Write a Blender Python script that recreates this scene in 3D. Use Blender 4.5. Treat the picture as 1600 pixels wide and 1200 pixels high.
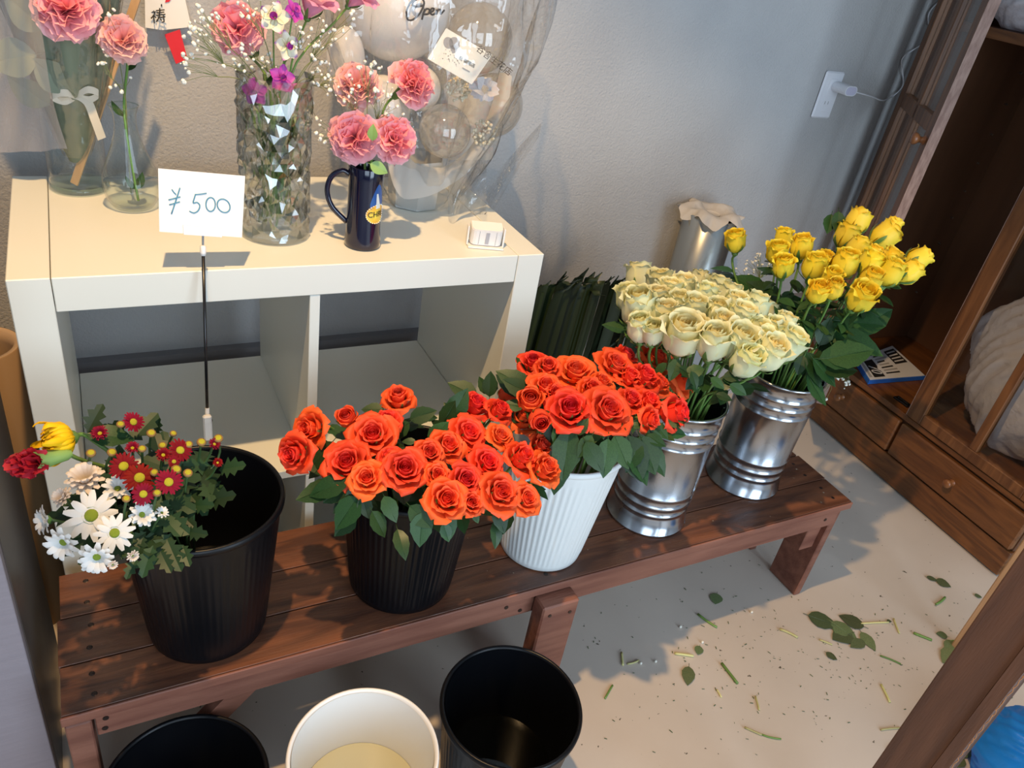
import bpy, math, random
import numpy as np
from mathutils import Vector, Matrix, Quaternion

for o in list(bpy.data.objects): bpy.data.objects.remove(o)
S = bpy.context.scene
C = S.collection
PI = math.pi

# ------------------------------------------------------------------ camera
CAM = Vector((0.10705, -1.06146, 1.29436)); YAW, PITCH, ROLL, FPX = 0.560815, 0.550824, 0.184624, 1211.5
_f = Vector((math.sin(YAW)*math.cos(PITCH), math.cos(YAW)*math.cos(PITCH), -math.sin(PITCH)))
_r0 = Vector((math.cos(YAW), -math.sin(YAW), 0)); _u0 = _r0.cross(_f)
_rt = math.cos(ROLL)*_r0 + math.sin(ROLL)*_u0; _up = -math.sin(ROLL)*_r0 + math.cos(ROLL)*_u0
cd = bpy.data.cameras.new('camera'); cam = bpy.data.objects.new('camera', cd); C.objects.link(cam)
m = Matrix((( _rt.x, _up.x, -_f.x, CAM.x), (_rt.y, _up.y, -_f.y, CAM.y), (_rt.z, _up.z, -_f.z, CAM.z), (0, 0, 0, 1)))
cam.matrix_world = m
cd.sensor_width = 36; cd.lens = FPX/1600*36; cd.clip_start = 0.02
S.camera = cam
S.view_settings.view_transform = 'Standard'; S.view_settings.look = 'None'; S.view_settings.gamma = 1
S.view_settings.use_curve_mapping = False
S.view_settings.exposure = 0.13
S.cycles.transparent_max_bounces = 32
S.cycles.max_bounces = 10

# ------------------------------------------------------------------ world and light
W_ = bpy.data.worlds.new('world'); S.world = W_; W_.use_nodes = True
bg = W_.node_tree.nodes['Background']; bg.inputs[0].default_value = (0.72, 0.82, 1.0, 1); bg.inputs[1].default_value = 0.45

def area(name, loc, rot, sx, sy, power, col):
    l = bpy.data.lights.new(name, 'AREA'); l.shape = 'RECTANGLE'; l.size = sx; l.size_y = sy; l.energy = power; l.color = col
    o = bpy.data.objects.new(name, l); C.objects.link(o); o.location = loc; o.rotation_euler = rot
    return o
# daylight entering the shop window behind the camera
area('window_daylight', (-0.35, -3.0, 1.45), (PI/2, 0, 0), 1.5, 1.9, 33, (0.68, 0.84, 1.0))
area('door_daylight', (1.55, -3.0, 1.35), (PI/2, 0, 0), 1.3, 2.2, 52, (0.68, 0.84, 1.0))
# the ceiling spotlight over the bench
sl = bpy.data.lights.new('ceiling_spotlight', 'SPOT'); sl.energy = 136; sl.color = (1.0, 0.64, 0.30); sl.shadow_soft_size = 0.022
sl.spot_size = math.radians(80); sl.spot_blend = 0.4
so = bpy.data.objects.new('ceiling_spotlight', sl); C.objects.link(so); so.location = (0.15, -0.47, 2.42)
so.rotation_euler = (Vector((0.75, -0.36, 0.0)) - so.location).to_track_quat('-Z', 'Y').to_euler()

# ------------------------------------------------------------------ geometry helpers
def ray(px, py): return (_f + _rt*((px-800)/FPX) - _up*((py-600)/FPX))
def onz(px, py, z): d = ray(px, py); return CAM + d*((z-CAM.z)/d.z)
def ony(px, py, y): d = ray(px, py); return CAM + d*((y-CAM.y)/d.y)
def onx(px, py, x): d = ray(px, py); return CAM + d*((x-CAM.x)/d.x)
def depth(P): return (Vector(P)-CAM).dot(_f)
def pix(P):
    d = Vector(P)-CAM; z = d.dot(_f); return (800+FPX*d.dot(_rt)/z, 600-FPX*d.dot(_up)/z)
def ondome(px, py, cx, cy, zt, k):
    d = ray(px, py); best = None
    for i in range(400):
        t = 0.6 + i*0.006
        P = CAM + d*t
        g = P.z - (zt - k*((P.x-cx)**2 + (P.y-cy)**2))
        if g < 0: return P
    return CAM + d*1.6

class G:
    def __init__(s): s.v = []; s.f = []; s.c = []; s.m = []; s.mi = 0
    def add(s, vs, fs, col=None):
        n = len(s.v); s.v += [tuple(p) for p in vs]
        s.f += [tuple(i+n for i in q) for q in fs]; s.m += [s.mi]*len(fs)
        s.c += list(col) if col is not None else [(0, 0, 0)]*len(vs)
        return s
    def box(s, a, b, bev=0.0):
        (x0, y0, z0), (x1, y1, z1) = a, b
        if bev <= 0:
            vs = [(x0,y0,z0),(x1,y0,z0),(x1,y1,z0),(x0,y1,z0),(x0,y0,z1),(x1,y0,z1),(x1,y1,z1),(x0,y1,z1)]
            return s.add(vs, [(0,3,2,1),(4,5,6,7),(0,1,5,4),(1,2,6,5),(2,3,7,6),(3,0,4,7)])
        e = bev; vs = []; idx = {}
        for i, (x, sx) in enumerate(((x0, 1), (x1, -1))):
            for j, (y, sy) in enumerate(((y0, 1), (y1, -1))):
                for k, (z, sz) in enumerate(((z0, 1), (z1, -1))):
                    for ax in range(3):
                        p = [x+sx*e, y+sy*e, z+sz*e]; p[ax] = (x, y, z)[ax]
                        idx[i, j, k, ax] = len(vs); vs.append(tuple(p))
        I = lambda i, j, k, a: idx[i, j, k, a]
        fs = []
        for t in (0, 1):
            fs.append([I(t,0,0,0), I(t,1,0,0), I(t,1,1,0), I(t,0,1,0)][::(-1 if t == 0 else 1)])
            fs.append([I(0,t,0,1), I(1,t,0,1), I(1,t,1,1), I(0,t,1,1)][::(1 if t == 0 else -1)])
            fs.append([I(0,0,t,2), I(1,0,t,2), I(1,1,t,2), I(0,1,t,2)][::(-1 if t == 0 else 1)])
            for u in (0, 1):
                fs.append([I(t,u,0,0), I(t,u,1,0), I(t,u,1,1), I(t,u,0,1)])
                fs.append([I(t,0,u,0), I(t,1,u,0), I(t,1,u,2), I(t,0,u,2)])
                fs.append([I(0,t,u,1), I(1,t,u,1), I(1,t,u,2), I(0,t,u,2)])
                for w in (0, 1): fs.append([I(t,u,w,0), I(t,u,w,1), I(t,u,w,2)])
        return s.add(vs, fs)
    def tube(s, pts, rad, n=6, caps=True):
        pts = [Vector(p) for p in pts]; N = len(pts)
        if not hasattr(rad, '__len__'): rad = [rad]*N
        vs = []; prev = None
        for i, p in enumerate(pts):
            t = (pts[min(i+1, N-1)] - pts[max(i-1, 0)])
            t = t.normalized() if t.length > 1e-9 else Vector((0, 0, 1))
            if prev is None:
                a = Vector((0, 0, 1)) if abs(t.z) < .9 else Vector((1, 0, 0))
                u = t.cross(a).normalized()
            else:
                u = (prev - t*prev.dot(t)); u = u.normalized() if u.length > 1e-6 else t.orthogonal().normalized()
            prev = u; w = t.cross(u)
            for k in range(n):
                an = 2*PI*k/n; vs.append(p + (u*math.cos(an) + w*math.sin(an))*rad[i])
        fs = [(i*n+k, i*n+(k+1) % n, (i+1)*n+(k+1) % n, (i+1)*n+k) for i in range(N-1) for k in range(n)]
        if caps: fs += [tuple(range(n))[::-1], tuple(range((N-1)*n, N*n))]
        return s.add(vs, fs)
    def lathe(s, prof, c=(0, 0, 0), n=40, fr=None, close=False):
        vs = []; M = len(prof)
        for (r, z) in prof:
            for k in range(n):
                a = 2*PI*k/n; rr = r*(fr(a, z) if fr else 1)
                vs.append((c[0]+rr*math.cos(a), c[1]+rr*math.sin(a), c[2]+z))
        fs = [(i*n+k, i*n+(k+1) % n, (i+1)*n+(k+1) % n, (i+1)*n+k) for i in range(M-1) for k in range(n)]
        if close: fs += [((M-1)*n+k, (M-1)*n+(k+1) % n, (k+1) % n, k) for k in range(n)]
        return s.add(vs, fs)
    def disc(s, c, r, n=32, up=True):
        vs = [(c[0]+r*math.cos(2*PI*k/n), c[1]+r*math.sin(2*PI*k/n), c[2]) for k in range(n)]
        return s.add(vs, [tuple(range(n)) if up else tuple(range(n))[::-1]])
    def grid(s, fn, nu, nv, colfn=None):
        vs = []; cs = []
        for j in range(nv+1):
            for i in range(nu+1):
                vs.append(fn(i/nu, j/nv)); cs.append(colfn(i/nu, j/nv) if colfn else (0, 0, 0))
        w = nu+1
        return s.add(vs, [(j*w+i, j*w+i+1, (j+1)*w+i+1, (j+1)*w+i) for j in range(nv) for i in range(nu)], cs)
    def ball(s, c, r, nu=10, nv=6, sq=(1, 1, 1)):
        def fn(u, v): 
            a = 2*PI*u; b = PI*v
            return (c[0]+r*sq[0]*math.sin(b)*math.cos(a), c[1]+r*sq[1]*math.sin(b)*math.sin(a), c[2]-r*sq[2]*math.cos(b))
        return s.grid(fn, nu, nv)
    def prism(s, poly, z0, z1, M=None):
        n = len(poly); vs = [Vector((x, y, z0)) for x, y in poly] + [Vector((x, y, z1)) for x, y in poly]
        if M is not None: vs = [M @ p for p in vs]
        return s.add(vs, [tuple(range(n))[::-1], tuple(range(n, 2*n))] + [(i, (i+1) % n, n+(i+1) % n, n+i) for i in range(n)])
    def xf(s, M, start=0):
        s.v[start:] = [tuple(M @ Vector(p)) for p in s.v[start:]]; return s
    def mesh(s, name, mats, smooth=True):
        me = bpy.data.meshes.new(name); me.from_pydata(s.v, [], s.f)
        for mt in (mats if isinstance(mats, (list, tuple)) else [mats]): me.materials.append(MATS[mt])
        if any(s.m): me.polygons.foreach_set('material_index', s.m)
        if smooth: me.polygons.foreach_set('use_smooth', [True]*len(s.f))
        if any(c != (0, 0, 0) for c in s.c):
            at = me.attributes.new('pig', 'FLOAT_COLOR', 'POINT')
            at.data.foreach_set('color', [x for c in s.c for x in (*c, 1.0)])
        me.update(); return me

WL = {}                                         # world location of every unrotated parent
def place(name, me, loc, parent=None, rot=None, scale=None):
    o = bpy.data.objects.new(name, me); C.objects.link(o)
    L = Vector(loc)
    if parent is not None: o.parent = parent; o.location = L - WL[parent.name]
    else: o.location = L
    if rot is not None: o.rotation_mode = 'QUATERNION'; o.rotation_quaternion = rot
    if scale is not None: o.scale = (scale,)*3 if not hasattr(scale, '__len__') else scale
    WL[o.name] = L
    return o
def build(name, g, mats, parent=None, smooth=False, auto=None):
    xs = np.array(g.v); ctr = (xs.min(0)+xs.max(0))/2
    if parent is None: ctr[2] = xs[:, 2].min()
    g.v = [tuple(p) for p in (xs-ctr)]
    me = g.mesh(name, mats, smooth or auto is not None)
    if auto is not None:
        me.set_sharp_from_angle(angle=math.radians(auto))
    return place(name, me, ctr, parent)
def empty(name, loc, label=None, cat=None, group=None):
    o = bpy.data.objects.new(name, None); C.objects.link(o); o.location = loc; o.empty_display_size = .02
    WL[o.name] = Vector(loc)
    if label: tag(o, label, cat, group)
    return o
def tag(o, label, cat, group=None, kind=None):
    o['label'] = label; o['category'] = cat
    if group: o['group'] = group
    if kind: o['kind'] = kind
    return o
def struct(o, label=None):
    o['kind'] = 'structure'
    if label: o['label'] = label
    return o
def bez(a, b, c_, n=6): 
    a, b, c_ = Vector(a), Vector(b), Vector(c_)
    return [a*(1-t)**2 + b*2*t*(1-t) + c_*t*t for t in [i/n for i in range(n+1)]]
def smoothpts(P, n=5):
    P = [Vector(p) for p in P]; out = []
    for i in range(len(P)-1):
        p0 = P[max(i-1, 0)]; p1 = P[i]; p2 = P[i+1]; p3 = P[min(i+2, len(P)-1)]
        for k in range(n):
            t = k/n
            out.append(.5*((2*p1)+(p2-p0)*t+(2*p0-5*p1+4*p2-p3)*t*t+(3*p1-p0-3*p2+p3)*t**3))
    out.append(P[-1]); return out
def frame(origin, xdir, ydir):
    x = Vector(xdir).normalized(); y = Vector(ydir); z = x.cross(y).normalized(); y = z.cross(x)
    return Matrix(((x.x, y.x, z.x, origin[0]), (x.y, y.y, z.y, origin[1]), (x.z, y.z, z.z, origin[2]), (0, 0, 0, 1)))
def textmesh(txt, size, M, depth_=0.0002, shear=0, align='CENTER'):
    cu = bpy.data.curves.new('lettering', 'FONT'); cu.body = txt; cu.size = size; cu.align_x = align; cu.align_y = 'CENTER'
    cu.shear = shear; cu.extrude = depth_; cu.resolution_u = 3
    o = bpy.data.objects.new('lettering', cu); C.objects.link(o)
    dg = bpy.context.evaluated_depsgraph_get(); me = bpy.data.meshes.new_from_object(o.evaluated_get(dg))
    bpy.data.objects.remove(o)
    g = G(); vs = [M @ v.co for v in me.vertices]; g.add(vs, [tuple(p.vertices) for p in me.polygons])
    bpy.data.meshes.remove(me); return g
def rnd(a, b): return random.uniform(a, b)
random.seed(7)
ORD = ['leftmost', 'second from left', 'third from left', 'fourth from left', 'fifth from left', 'sixth from left', 'seventh from left', 'eighth from left', 'ninth from left', 'tenth from left', 'eleventh from left', 'twelfth from left']

# ------------------------------------------------------------------ materials
MATS = {}
def mat(name, col, rough=.5, metal=0, **k):
    mt = bpy.data.materials.new(name); mt.use_nodes = True; nt = mt.node_tree; N = nt.nodes; L = nt.links
    b = N['Principled BSDF']; b.inputs['Base Color'].default_value = (*col, 1); b.inputs['Roughness'].default_value = rough
    b.inputs['Metallic'].default_value = metal
    if 'spec' in k: b.inputs['Specular IOR Level'].default_value = k['spec']
    if 'coat' in k: b.inputs['Coat Weight'].default_value = k['coat']; b.inputs['Coat Roughness'].default_value = .15
    if 'sss' in k: b.inputs['Subsurface Weight'].default_value = k['sss']; b.inputs['Subsurface Radius'].default_value = (.004, .003, .002); b.inputs['Subsurface Scale'].default_value = 1
    if 'alpha' in k: b.inputs['Alpha'].default_value = k['alpha']
    if 'trans' in k: b.inputs['Transmission Weight'].default_value = k['trans']; b.inputs['IOR'].default_value = k.get('ior', 1.33)
    tc = N.new('ShaderNodeTexCoord'); mp = N.new('ShaderNodeMapping'); L.new(tc.outputs[k.get('coord', 'Object')], mp.inputs[0])
    mp.inputs['Scale'].default_value = k.get('stretch', (1, 1, 1))
    if k.get('randloc'):
        oi0 = N.new('ShaderNodeObjectInfo'); mu0 = N.new('ShaderNodeMath'); mu0.operation = 'MULTIPLY'; mu0.inputs[1].default_value = 7
        L.new(oi0.outputs['Random'], mu0.inputs[0]); L.new(mu0.outputs[0], mp.inputs['Location'])
    src = None
    if 'col2' in k:
        nz = N.new('ShaderNodeTexNoise'); nz.inputs['Scale'].default_value = k.get('nscale', 8); nz.inputs['Detail'].default_value = k.get('ndet', 5)
        nz.inputs['Distortion'].default_value = k.get('ndist', 0); L.new(mp.outputs[0], nz.inputs['Vector'])
        cr = N.new('ShaderNodeValToRGB'); cr.color_ramp.elements[0].position = k.get('lo', .35); cr.color_ramp.elements[1].position = k.get('hi', .65)
        cr.color_ramp.elements[0].color = (*col, 1); cr.color_ramp.elements[1].color = (*k['col2'], 1)
        L.new(nz.outputs['Fac'], cr.inputs[0]); src = cr.outputs[0]
    if 'speck' in k:
        sc, thr, scol = k['speck']
        n2 = N.new('ShaderNodeTexNoise'); n2.inputs['Scale'].default_value = sc; n2.inputs['Detail'].default_value = 2; L.new(tc.outputs['Object'], n2.inputs['Vector'])
        r2 = N.new('ShaderNodeValToRGB'); r2.color_ramp.elements[0].position = thr; r2.color_ramp.elements[1].position = thr+.03
        r2.color_ramp.elements[0].color = (0, 0, 0, 1); L.new(n2.outputs['Fac'], r2.inputs[0])
        mx = N.new('ShaderNodeMix'); mx.data_type = 'RGBA'; L.new(r2.outputs[0], mx.inputs[0]); mx.inputs[7].default_value = (*scol, 1)
        if src: L.new(src, mx.inputs[6])
        else: mx.inputs[6].default_value = (*col, 1)
        src = mx.outputs[2]
    if 'pig' in k:                               # petal pigment: heart colour -> outer colour
        at = N.new('ShaderNodeAttribute'); at.attribute_name = 'pig'; sp = N.new('ShaderNodeSeparateColor'); L.new(at.outputs['Color'], sp.inputs[0])
        cr = N.new('ShaderNodeValToRGB'); cr.color_ramp.elements[0].color = (*k['pig'][0], 1); cr.color_ramp.elements[1].color = (*k['pig'][1], 1)
        L.new(sp.outputs[0], cr.inputs[0]); src = cr.outputs[0]
        if len(k['pig']) > 2:
            cr2 = N.new('ShaderNodeValToRGB'); cr2.color_ramp.elements[0].position = k['pig'][3]; cr2.color_ramp.elements[0].color = (0, 0, 0, 1); cr2.color_ramp.elements[1].position = k['pig'][4]; L.new(sp.outputs[1], cr2.inputs[0])
            mx = N.new('ShaderNodeMix'); mx.data_type = 'RGBA'; L.new(cr2.outputs[0], mx.inputs[0]); L.new(src, mx.inputs[6]); mx.inputs[7].default_value = (*k['pig'][2], 1); src = mx.outputs[2]
    if 'vary' in k:
        oi = N.new('ShaderNodeObjectInfo'); hs = N.new('ShaderNodeHueSaturation')
        mr = N.new('ShaderNodeMapRange'); mr.inputs[3].default_value = 1-k['vary']; mr.inputs[4].default_value = 1+k['vary']
        L.new(oi.outputs['Random'], mr.inputs[0]); L.new(mr.outputs[0], hs.inputs['Value'])
        mr2 = N.new('ShaderNodeMapRange'); mr2.inputs[3].default_value = .5-k.get('vhue', .012); mr2.inputs[4].default_value = .5+k.get('vhue', .012)
        mu = N.new('ShaderNodeMath'); mu.operation = 'FRACT'; mu2 = N.new('ShaderNodeMath'); mu2.operation = 'MULTIPLY'; mu2.inputs[1].default_value = 7.31
        L.new(oi.outputs['Random'], mu2.inputs[0]); L.new(mu2.outputs[0], mu.inputs[0]); L.new(mu.outputs[0], mr2.inputs[0]); L.new(mr2.outputs[0], hs.inputs['Hue'])
        if src: L.new(src, hs.inputs['Color'])
        else: hs.inputs['Color'].default_value = (*col, 1)
        src = hs.outputs[0]
    if src: L.new(src, b.inputs['Base Color'])
    if 'rough2' in k:
        nr = N.new('ShaderNodeTexNoise'); nr.inputs['Scale'].default_value = k.get('rscale', 6); L.new(mp.outputs[0], nr.inputs['Vector'])
        mr = N.new('ShaderNodeMapRange'); mr.inputs[1].default_value = .35; mr.inputs[2].default_value = .65; mr.inputs[3].default_value = rough; mr.inputs[4].default_value = k['rough2']; L.new(nr.outputs['Fac'], mr.inputs[0]); L.new(mr.outputs[0], b.inputs['Roughness'])
    if 'bump' in k:
        sc, st = k['bump']; nb = N.new('ShaderNodeTexNoise'); nb.inputs['Scale'].default_value = sc; nb.inputs['Detail'].default_value = 4
        L.new(mp.outputs[0], nb.inputs['Vector']); bp = N.new('ShaderNodeBump'); bp.inputs['Strength'].default_value = st; bp.inputs['Distance'].default_value = k.get('bdist', .002)
        L.new(nb.outputs['Fac'], bp.inputs['Height']); L.new(bp.outputs[0], b.inputs['Normal'])
    if 'translucent' in k:
        out = N['Material Output']; tr = N.new('ShaderNodeBsdfTranslucent'); ms = N.new('ShaderNodeMixShader'); ms.inputs[0].default_value = k['translucent']
        if src: L.new(src, tr.inputs[0])
        else: tr.inputs[0].default_value = (*col, 1)
        L.new(b.outputs[0], ms.inputs[1]); L.new(tr.outputs[0], ms.inputs[2]); L.new(ms.outputs[0], out.inputs[0])
    MATS[name] = mt; return mt
def thin(name, tint, rough=.03, spec=1.0, body=0.0, bodycol=(1, 1, 1), bump=None, ior=1.45, gain=1.0):
    """thin clear sheet or glass wall: straight-through transmission, Fresnel gloss, a little haze of its own"""
    mt = bpy.data.materials.new(name); mt.use_nodes = True; nt = mt.node_tree; N = nt.nodes; L = nt.links; N.clear()
    out = N.new('ShaderNodeOutputMaterial'); t = N.new('ShaderNodeBsdfTransparent'); t.inputs[0].default_value = (*tint, 1)
    gl = N.new('ShaderNodeBsdfGlossy'); gl.inputs['Roughness'].default_value = rough
    lw = N.new('ShaderNodeLayerWeight'); lw.inputs['Blend'].default_value = .5; R0 = ((ior-1)/(ior+1))**2
    pw = N.new('ShaderNodeMath'); pw.operation = 'POWER'; pw.inputs[1].default_value = 4.0; L.new(lw.outputs['Facing'], pw.inputs[0])
    ma = N.new('ShaderNodeMath'); ma.operation = 'MULTIPLY_ADD'; ma.inputs[1].default_value = .8; ma.inputs[2].default_value = R0; L.new(pw.outputs[0], ma.inputs[0])
    mu = N.new('ShaderNodeMath'); mu.operation = 'MULTIPLY'; mu.inputs[1].default_value = gain; mu.use_clamp = True; L.new(ma.outputs[0], mu.inputs[0])
    ms = N.new('ShaderNodeMixShader'); L.new(mu.outputs[0], ms.inputs[0])
    base = t.outputs[0]
    if body > 0:
        df = N.new('ShaderNodeBsdfDiffuse'); df.inputs[0].default_value = (*bodycol, 1)
        tl = N.new('ShaderNodeBsdfTranslucent'); tl.inputs[0].default_value = (*bodycol, 1)
        m1 = N.new('ShaderNodeMixShader'); m1.inputs[0].default_value = .5; L.new(df.outputs[0], m1.inputs[1]); L.new(tl.outputs[0], m1.inputs[2])
        m2 = N.new('ShaderNodeMixShader'); m2.inputs[0].default_value = body; L.new(t.outputs[0], m2.inputs[1]); L.new(m1.outputs[0], m2.inputs[2]); base = m2.outputs[0]
    L.new(base, ms.inputs[1]); L.new(gl.outputs[0], ms.inputs[2]); L.new(ms.outputs[0], out.inputs[0])
    if bump:
        tc = N.new('ShaderNodeTexCoord'); nb = N.new('ShaderNodeTexNoise'); nb.inputs['Scale'].default_value = bump[0]; nb.inputs['Detail'].default_value = 2
        L.new(tc.outputs['Object'], nb.inputs['Vector']); bp = N.new('ShaderNodeBump'); bp.inputs['Strength'].default_value = bump[1]; bp.inputs['Distance'].default_value = .01
        L.new(nb.outputs['Fac'], bp.inputs['Height']); L.new(bp.outputs[0], gl.inputs['Normal']); L.new(bp.outputs[0], lw.inputs['Normal'])
    MATS[name] = mt; return mt

mat('plaster', (.40, .40, .405), .85, col2=(.46, .46, .46), nscale=3, bump=(210, .9), bdist=.0022)
mat('plaster_white', (.34, .34, .35), .9)
mat('floor_paint', (.52, .46, .40), .62, col2=(.60, .53, .46), nscale=3.2, ndet=9, lo=.3, hi=.7, speck=(75, .735, (.10, .085, .06)), rough2=.42, bump=(40, .12))
mat('skirting', (.19, .19, .205), .55)
mat('lacquer_white', (.76, .765, .69), .38, bump=(60, .02))
mat('bench_wood', (.205, .078, .038), .45, col2=(.082, .034, .021), nscale=4.0, ndet=9, ndist=.8, stretch=(.9, 9, 9), randloc=1, lo=.36, hi=.62, speck=(120, .755, (.45, .36, .26)), rough2=.26, rscale=5, bump=(30, .22))
mat('bench_edge', (.26, .105, .067), .6, col2=(.16, .055, .035), nscale=5, ndet=8, stretch=(.9, 8, 8), randloc=1, bump=(40, .3))
mat('cab_wood', (.185, .070, .020), .40, col2=(.095, .034, .011), nscale=5, ndet=9, ndist=1.2, stretch=(7, 1.1, 9), randloc=1, lo=.38, hi=.66, bump=(40, .1))
mat('cab_wood_v', (.205, .085, .030), .40, col2=(.095, .036, .013), nscale=5, ndet=9, ndist=1.0, stretch=(9, 9, .8), randloc=1, lo=.36, hi=.64, bump=(40, .12))
mat('cab_inside', (.135, .058, .026), .6, col2=(.095, .040, .018), nscale=3, stretch=(5, 5, .6), lo=.3, hi=.7)
mat('raw_edge', (.33, .22, .18), .8, col2=(.22, .135, .11), nscale=16, stretch=(9, 9, 2.0), bump=(120, .4))
mat('knob_wood', (.22, .085, .030), .3)
mat('post_wood', (.085, .043, .030), .65, col2=(.145, .072, .046), nscale=5, ndet=9, ndist=.7, stretch=(10, 10, .9), randloc=1, lo=.35, hi=.72, bump=(45, .4))
mat('pale_wood', (.52, .33, .19), .6, col2=(.42, .25, .13), nscale=6, stretch=(8, 8, 1), bump=(60, .15))
mat('stick_wood', (.55, .36, .20), .6, col2=(.42, .26, .13), nscale=5, stretch=(9, 9, .8))
mat('black_plastic', (.0032, .0036, .005), .30, rough2=.38, rscale=9, spec=.25)
mat('white_plastic_bucket', (.82, .86, .85), .42)
mat('white_enamel', (.84, .83, .80), .3)
mat('zinc', (.44, .47, .51), .17, 1.0, rough2=.30, rscale=7, bump=(14, .06))
mat('black_water', (.01, .012, .012), .03, trans=.9)
mat('murky_water', (.52, .50, .34), .05, spec=.6)
mat('water', (.9, .95, .93), .0, trans=1.0)
mat('dark_panel', (.085, .076, .072), .30, rough2=.38)
mat('lavender_panel', (.26, .238, .270), .7, col2=(.24, .22, .25), nscale=9, stretch=(1, 1, 12), bump=(60, .15))
mat('kraft', (.36, .22, .105), .75, bump=(40, .08))
mat('kraft_in', (.45, .31, .19), .8)
mat('steel', (.55, .55, .55), .3, 1.0)
mat('screw', (.06, .045, .04), .4, .8)
mat('black_rod', (.008, .008, .009), .25)
mat('clear_clip', (.75, .72, .66), .25, alpha=.75)
mat('card_white', (.86, .84, .80), .7)
mat('card_holder', (.70, .74, .82), .25)
mat('marker_blue', (.08, .27, .40), .6)
mat('ink_black', (.012, .011, .012), .6)
mat('ink_grey', (.35, .35, .36), .7)
mat('ceramic_navy', (.002, .003, .022), .10, coat=.6, speck=(150, .80, (.75, .78, .72)))
mat('emblem_orange', (.83, .33, .03), .3, col2=(.90, .68, .08), nscale=40)
mat('emblem_blue', (.02, .10, .33), .3)
mat('emblem_white', (.85, .83, .74), .3)
mat('paper_grey', (.47, .48, .47), .55)
mat('balloon_white', (.90, .89, .88), .12, coat=.4, translucent=.25)
mat('tulle', (.72, .70, .66), .7, translucent=.4, alpha=.72)
mat('dried_cream', (.72, .66, .50), .8)
mat('dried_white', (.80, .79, .82), .7, translucent=.3)
mat('device_white', (.82, .80, .77), .35)
mat('device_lens', (.42, .42, .46), .2)
mat('plug_white', (.77, .79, .84), .4)
mat('plug_face', (.60, .60, .76), .4)
mat('tissue', (.74, .71, .67), .85, translucent=.35, bump=(50, .3))
mat('foil_roll', (.40, .42, .41), .26, .9, bump=(12, .08))
mat('paper_print', (.66, .67, .70), .6)
mat('paper_blue', (.02, .13, .52), .5)
mat('bag_blue', (.015, .27, .78), .35, translucent=.3, bump=(30, .5), bdist=.004)
mat('bag_milky', (.86, .83, .88), .20, spec=.8, translucent=.35, alpha=.92, bump=(45, .8), bdist=.006)
mat('red_tag', (.70, .012, .022), .5)
mat('ribbon', (.72, .66, .54), .8, translucent=.2)
mat('wrap_green', (.19, .235, .165), .6, translucent=.2)
mat('raffia', (.55, .22, .07), .7)
mat('leaf', (.018, .056, .016), .40, vary=.4, vhue=.015, spec=.35, col2=(.028, .078, .022), nscale=30, translucent=.12)
mat('leaf_mum', (.020, .054, .019), .5, vary=.35, vhue=.012, translucent=.12)
mat('leaf_fallen', (.075, .115, .045), .5, vary=.4, vhue=.02, col2=(.12, .145, .065), nscale=25)
mat('palm', (.019, .034, .012), .42, vary=.35, vhue=.015)
mat('stem', (.13, .25, .055), .45, vary=.2)
mat('stem_dark', (.05, .10, .03), .5)
mat('stem_cut', (.52, .50, .22), .6, vary=.3)
mat('sepal', (.11, .22, .05), .5, vary=.2)
mat('sepal_pale', (.22, .37, .10), .5)
mat('rose_orange', (.9, .15, .03), .5, spec=.3, pig=((.90, .062, .040), (.93, .115, .030)), vary=.10, vhue=.008, translucent=.18)
mat('rose_cream', (.8, .76, .45), .5, pig=((.92, .80, .32), (.85, .89, .60)), vary=.08, vhue=.012, translucent=.22)
mat('rose_yellow', (.9, .62, .03), .5, pig=((.94, .62, .015), (.94, .74, .05)), vary=.07, vhue=.01, translucent=.2)
mat('mum_white', (.80, .81, .80), .6, translucent=.25, vary=.03, vhue=0)
mat('mum_blush', (.80, .70, .61), .6, translucent=.25)
mat('mum_red', (.36, .010, .026), .6, spec=.12, pig=((.15, .003, .008), (.21, .004, .012)), vary=.12)
mat('mum_disc', (.62, .56, .025), .7, bump=(400, .7))
mat('mum_disc_green', (.30, .40, .03), .7, bump=(400, .7))
mat('mum_bud', (.20, .03, .02), .6, col2=(.30, .24, .05), nscale=160, lo=.4, hi=.6)
mat('mum_yellow', (.93, .55, .010), .5, spec=.2, vary=.05, translucent=.15)
mat('carn_pink', (.88, .22, .27), .6, spec=.2, pig=((.95, .33, .40), (.97, .58, .61)), translucent=.35, vary=.05, vhue=.006)
mat('carn_pale', (.90, .42, .40), .6, spec=.2, pig=((.92, .46, .46), (.94, .66, .62)), translucent=.35)
mat('carn_red', (.45, .008, .022), .6, pig=((.40, .006, .018), (.5, .012, .03)), translucent=.1)
mat('lisianthus', (.86, .42, .55), .55, pig=((.84, .60, .52), (.80, .36, .56)), translucent=.3)
mat('orchid_purple', (.42, .05, .36), .5, translucent=.2, vary=.2)
mat('orchid_white', (.80, .77, .66), .5, pig=((.75, .75, .45), (.80, .76, .70), (.40, .06, .42), .8, .98), translucent=.2)
mat('babys_breath', (.80, .79, .70), .7)
mat('babys_stem', (.16, .19, .07), .6)
thin('glass', (.94, .965, .955), .015, ior=1.45, gain=1.3)
thin('glass_green', (.86, .92, .90), .02, ior=1.5, gain=1.6)
thin('pane', (.93, .93, .92), .02, ior=1.35)
thin('cello', (.96, .955, .945), .07, ior=1.6, gain=1.6, bump=(28, .7), body=.045, bodycol=(.9, .87, .82))
thin('cello_near', (.92, .91, .90), .16, ior=1.5, gain=1.2, body=.30, bodycol=(.80, .76, .74))
thin('balloon_clear', (.90, .87, .82), .04, ior=2.1, gain=1.2, body=.30, bodycol=(.86, .82, .75))
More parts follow.
